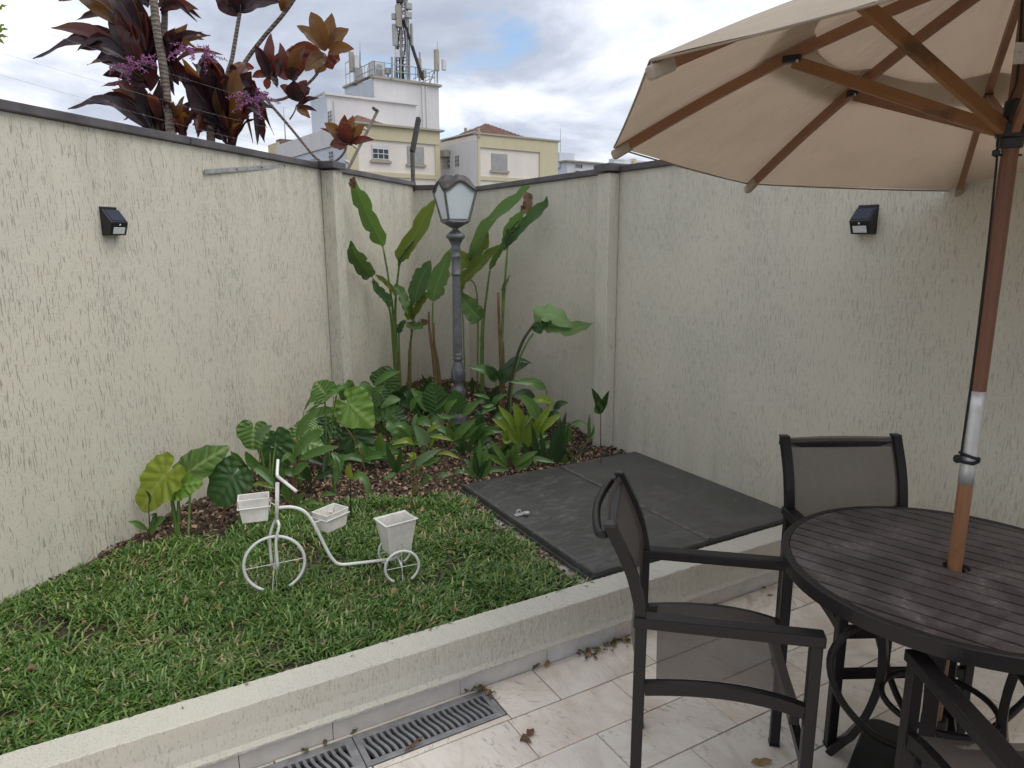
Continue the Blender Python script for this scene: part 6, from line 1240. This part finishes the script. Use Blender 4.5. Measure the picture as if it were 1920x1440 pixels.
for lab, x, items in (('cluster of panel antennas at the left end of the tower roof', 675, (((656, 102, 664, 135), 'b_sill', 'panel_antenna'), ((665, 106, 673, 130), 'b_far', 'panel_antenna'), ((666, 130, 680, 152), 'galv', 'radio_box'))), ('pair of panel antennas at the right corner of the tower roof', 820, (((815, 98, 823, 133), 'b_sill', 'panel_antenna'), ((829, 114, 836, 132), 'b_far', 'panel_antenna'))), ('short panel antenna between the mast and the right corner', 787, (((783, 114, 790, 145), 'b_sill', 'panel_antenna'), ((793, 133, 799, 146), 'galv', 'radio_box')))):
    Dq = 56.5 if x > 700 else 57.2; yb = 156 if x > 800 else 152; an = thing('roof_antenna', lab, 'antenna', ap_pt(x, yb, Dq), 'antennas on the tower roof')
    ph_ = 78 if x != 787 else 112
    obj('pole', MB().tube([ap_pt(x, yb, Dq), ap_pt(x, 98, Dq)], 0.06, 6).tube([ap_pt(x, 98, Dq), ap_pt(x, ph_, Dq)], [0.035, 0.015], 5).tube([ap_pt(x+8 if x < 800 else x-14, yb, Dq), ap_pt(x, 118, Dq)], 0.04, 5), M['galv'], an)
    for r_, m_, n_ in items: pbox(an, n_, *r_, Dq-0.3, M[m_])
cab = thing('equipment_cabinet', 'grey equipment cabinet standing on the tower roof', 'cabinet', ap_pt(705, 145, 55.5)); pbox(cab, 'body', 696, 120, 718, 145, 55.5, M['b_far'], 1.0); pbox(cab, 'door', 708, 123, 717, 143, 54.95, M['galv'], 0.06)
cab = thing('equipment_cabinet', 'small radio box beside the railing left of the mast', 'cabinet', ap_pt(728, 140, 55)); pbox(cab, 'body', 723, 129, 732, 139, 54.8, M['galv'], 0.4); pbox(cab, 'stand', 726, 139, 729, 147, 54.8, M['galv'], 0.2)
vp_ = thing('vent_pipe', 'single upright pipe on the tower roof left of the mast', 'pipe', ap_pt(735, 146, 54.6)); obj('pipe', MB().tube([ap_pt(735, 148, 54.6), ap_pt(735, 108, 54.6)], 0.08, 6), M['galv'], vp_); obj('cap', MB().tube([ap_pt(735, 108, 54.6), ap_pt(733.5, 107, 54.6)], 0.09, 6), M['galv'], vp_)
# --- right neighbour block
G_ = Blk(897, 46, 252, 1043, 828)
gb = thing('apartment_block', 'lower cream block with ochre trim and red roof, right of the lantern', 'building', G_.o)
obj('wall', G_.vol(), M['b_cream'], gb); obj('side_wall', G_.sbox(MB(), 0.02, G_.d, G_.z0, G_.top-0.3, 0.0, 0.02), M['b_white'], gb)
zc2 = G_.fr(897, 276)[1]
obj('cornice', G_.fbox(MB(), 0, G_.w, zc2, G_.top+0.01, 0.0, 0.09), M['b_yel'], gb); obj('corner_strip', G_.fbox(MB(), G_.w-1.55, G_.w, G_.z0, zc2-0.002, 0.0, 0.09), M['b_yel'], gb); obj('corner_strip', G_.fbox(MB(), 0, 0.16, G_.z0, zc2-0.002, 0.0, 0.09), M['b_yel'], gb)
obj('roof_edge', G_.fbox(MB(), -0.1, G_.w+0.15, G_.top+0.012, G_.top+0.12, -0.2, 0.16), M['b_sill'], gb); obj('roof_edge', G_.sbox(MB(), 0.0, G_.d, G_.top+0.125, G_.top+0.18, -0.3, 0.12), M['b_white'], gb)
zg = G_.fr(960, 341)[1]; obj('string_course', G_.fbox(MB(), 0.17, G_.w-1.56, zg, zg+0.25, 0.0, 0.07), M['b_yel'], gb)
f_window(G_, gb, 922, 289, 950, 319, 'shut'); f_window(G_, gb, 862, 291, 854, 313, 'plain', True); f_window(G_, gb, 845, 289, 830, 318, 'plain', True)
hip(G_, gb, 0.3, G_.w-1.3, 0.8, 5.2, 1.15, 0.05)
for x in (897, 873): p = at_d(x, 240, 46 if x > 890 else 50); obj('chimney_pipe', MB().tube([Vector((p.x, p.y, G_.top-0.2)), Vector((p.x, p.y, p.z))], 0.11, 8), M['b_sill'], gb)
ac = G_.sd(838, 292); obj('awning_box', G_.sbox(MB(), ac[0]-0.5, ac[0]+0.9, ac[1]-0.1, ac[1]+0.3, 0.07, 0.5), M['b_sill'], gb)
# --- distant towers
def far(label, xc, D, yt, xr, xl, m, ms, wins, extra=None):
    b_ = Blk(xc, D, yt, xr, xl); t = thing('distant_building', label, 'building', b_.o, 'distant buildings'); obj('wall', b_.vol(), M[m], t); obj('side_wall', b_.sbox(MB(), 0.05, b_.d, b_.z0, b_.top-0.05, 0.0, 0.05), M[ms], t)
    for x0, y0, x1, y1, mm_ in wins:
        a0, z1 = b_.fr(x0, y0); a1, z0 = b_.fr(x1, y1); w = obj('window', b_.fbox(MB(), a0, a1, z0, z1, 0.0, 0.06), M['b_frame'], t); obj('pane', b_.fbox(MB(), a0+0.1, a1-0.1, z0+0.1, z1-0.1, 0.061, 0.10), M[mm_], w)
    return b_, t
b_, t = far('far yellow tower with a brown band just above the left wall', 533, 190, 266, 566, 516, 'b_fary', 'b_fary', [(541, 276, 545, 282, 'b_glass'), (541, 287, 545, 293, 'b_glass'), (552, 272, 562, 277, 'b_far'), (552, 282, 562, 287, 'b_far'), (525, 274, 528, 280, 'b_glass')])
obj('band', b_.fbox(MB(), b_.w*0.12, b_.w, b_.top-0.2, b_.top+0.8, -3, 0.3).box((b_.w*0.12, -0.3, b_.top-6), (b_.w*0.3, 0, b_.top-0.21), (E1, E2, ZV), b_.o), M['b_brown'], t)
obj('aerial', MB().tube([b_.o+E1*b_.w*0.6+E2*2+ZV*b_.top, b_.o+E1*b_.w*0.6+E2*2+ZV*(b_.top+9)], [0.2, 0.06], 5), M['galv'], t)
b_, t = far('far white tower with a stepped top right of the lower block', 1062, 150, 303, 1125, 1040, 'b_far', 'b_blue', [(1078, 307, 1092, 316, 'b_glass'), (1078, 319, 1092, 326, 'b_glass'), (1073, 305, 1077, 308, 'b_glass'), (1098, 321, 1104, 326, 'b_bluegl')])
obj('upper_storey', MB().box((-0.5, 2.0, b_.top-1), (3.6, 6, b_.top+2.0), (E1, E2, ZV), b_.o), M['b_blue'], t); obj('roof_slab', MB().box((-0.6, -0.6, b_.top+0.01), (b_.w+0.2, 5, b_.top+0.28), (E1, E2, ZV), b_.o), M['b_sill'], t); obj('aerial', MB().tube([b_.o+E2*3+E1*0.6+ZV*(b_.top+2), b_.o+E2*3+E1*0.6+ZV*(b_.top+7)], [0.08, 0.03], 5), M['galv'], t)
for i in range(6): p = b_.o-E2*0.7+E1*(1.6+0.28*i)+ZV*(b_.top-1.55); obj('balcony_bar', MB().tube([p, p+ZV*0.9], 0.03, 4), M['b_frame'], t)
b_, t = far('far white tower with blue glass balconies under the umbrella tip', 1148, 170, 297, 1212, 1138, 'b_far', 'b_far', [(1152, 299, 1172, 303, 'b_bluegl'), (1184, 302, 1192, 306, 'b_bluegl'), (1196, 303, 1204, 307, 'b_bluegl'), (1152, 308, 1172, 312, 'b_bluegl')])
obj('tan_bay', b_.fbox(MB(), b_.w*0.5, b_.w*0.58, 0, b_.top+0.3, -1, 0.5), M['b_fary'], t); obj('balcony_slab', b_.fbox(MB(), 0.2, b_.w*0.45, b_.top-1.2, b_.top-0.9, 0.0, 0.6), M['b_far'], t)

# ================================================================== FALLEN LEAVES ON THE PATIO
def fallen(label, x, y, L, wr, az, m, curl=0.3, z=0.004, group='fallen leaves on the patio'):
    p = at_z(x, y, z); d = Vector((math.cos(az), math.sin(az), 0)); P = [p-d*L/2, p+ZV*curl*L*0.35, p+d*L/2+ZV*0.1*L]
    return tag(obj('fallen_leaf', leaf_mesh(P, L*wr, ZV, n=6, m=2, fold=random.uniform(-0.5, 0.7), rip=0.003, ripn=2, seed=nseed()), M[m], smooth=True), label, 'leaf', group)
M['leaf_brown'] = simple('dry_brown_leaf', (0.14, 0.075, 0.045), 0.8, 0, 40, 0.4); M['leaf_ochre'] = simple('ochre_leaf', (0.40, 0.22, 0.05), 0.7, 0, 40, 0.3); M['leaf_tan'] = simple('tan_leaf', (0.30, 0.19, 0.085), 0.7, 0, 40, 0.3); M['leaf_olive'] = simple('olive_leaf', (0.10, 0.10, 0.035), 0.7, 0, 40, 0.4); M['leaf_green'] = simple('fresh_green_leaf', (0.11, 0.20, 0.045), 0.6, 0, 40, 0.3)
fallen('single squarish brown leaf lying on the tiles right of the drain', 995, 1373, 0.032, 0.9, 0.4, 'leaf_brown')
fallen('crumpled brown leaf cluster beside the squarish leaf on the tiles', 985, 1384, 0.045, 0.5, 0.2, 'leaf_brown', 0.5); fallen('torn scrap of brown leaf touching the crumpled one on the tiles', 988, 1390, 0.035, 0.45, 2.3, 'leaf_brown', 0.5)
fallen('large tan leaf on the tiles under the left armchair', 1428, 1428, 0.066, 0.55, -0.5, 'leaf_tan', 0.15)
fallen('green leaf on the tiles between armchair and kerb', 1431, 1100, 0.036, 0.45, 1.2, 'leaf_green', 0.1); fallen('small brown leaf right of the green leaf near the kerb', 1444, 1116, 0.030, 0.4, -0.4, 'leaf_brown', 0.3)
fallen('bright ochre leaf against the kerb foot', 1027, 1246, 0.040, 0.5, 0.6, 'leaf_ochre', 0.4); fallen('dark red-brown leaf just left of the ochre leaf at the kerb', 1006, 1252, 0.05, 0.3, 0.3, 'leaf_brown', 0.4)
fallen('curled brown leaf lying across the drain grate slots', 777, 1396, 0.085, 0.16, 0.35, 'leaf_brown', 0.2, 0.008)
fallen('brown husk at the kerb foot behind the left armchair seat', 1328, 1130, 0.06, 0.6, 0.5, 'leaf_brown', 0.8); fallen('smaller husk scrap beside the brown husk at the kerb', 1342, 1136, 0.04, 0.5, 1.4, 'leaf_brown', 0.6)
rl = random.Random(5)
for i in range(48):
    x = 1075+115*rl.random()**0.8; y = 1226-(x-1075)*0.335+abs(rl.gauss(0, 8))+1; fallen('one of the small dull leaves heaped along the kerb foot', x, y, rl.uniform(0.016, 0.034), rl.uniform(0.35, 0.6), rl.uniform(0, 6.28), rl.choice(['leaf_olive', 'leaf_brown', 'leaf_olive', 'leaf_tan']), rl.uniform(0.1, 0.8), rl.uniform(0.003, 0.012), 'leaves heaped along the kerb')
for i in range(22):
    x = rl.uniform(870, 925); y = 1300-(x-870)*0.22+abs(rl.gauss(0, 5))-6+max(0, x-905)*0.9; fallen('one of the small dull leaves heaped on the end of the drain grate', x, y, rl.uniform(0.016, 0.034), rl.uniform(0.3, 0.55), rl.uniform(0, 6.28), rl.choice(['leaf_olive', 'leaf_brown', 'leaf_tan']), rl.uniform(0.2, 0.9), rl.uniform(0.004, 0.014), 'leaves heaped on the drain grate')
for i, (x, y) in enumerate(((664, 1372), (610, 1392), (572, 1408))): fallen(('small olive leaf standing at the upper edge of the drain, nearest its joint', 'small dull leaf scrap at the upper edge of the drain, middle one', 'small dull leaf scrap at the upper edge of the drain, leftmost')[i], x, y, 0.03, 0.5, 0.4+i, 'leaf_olive', 0.6, 0.006)
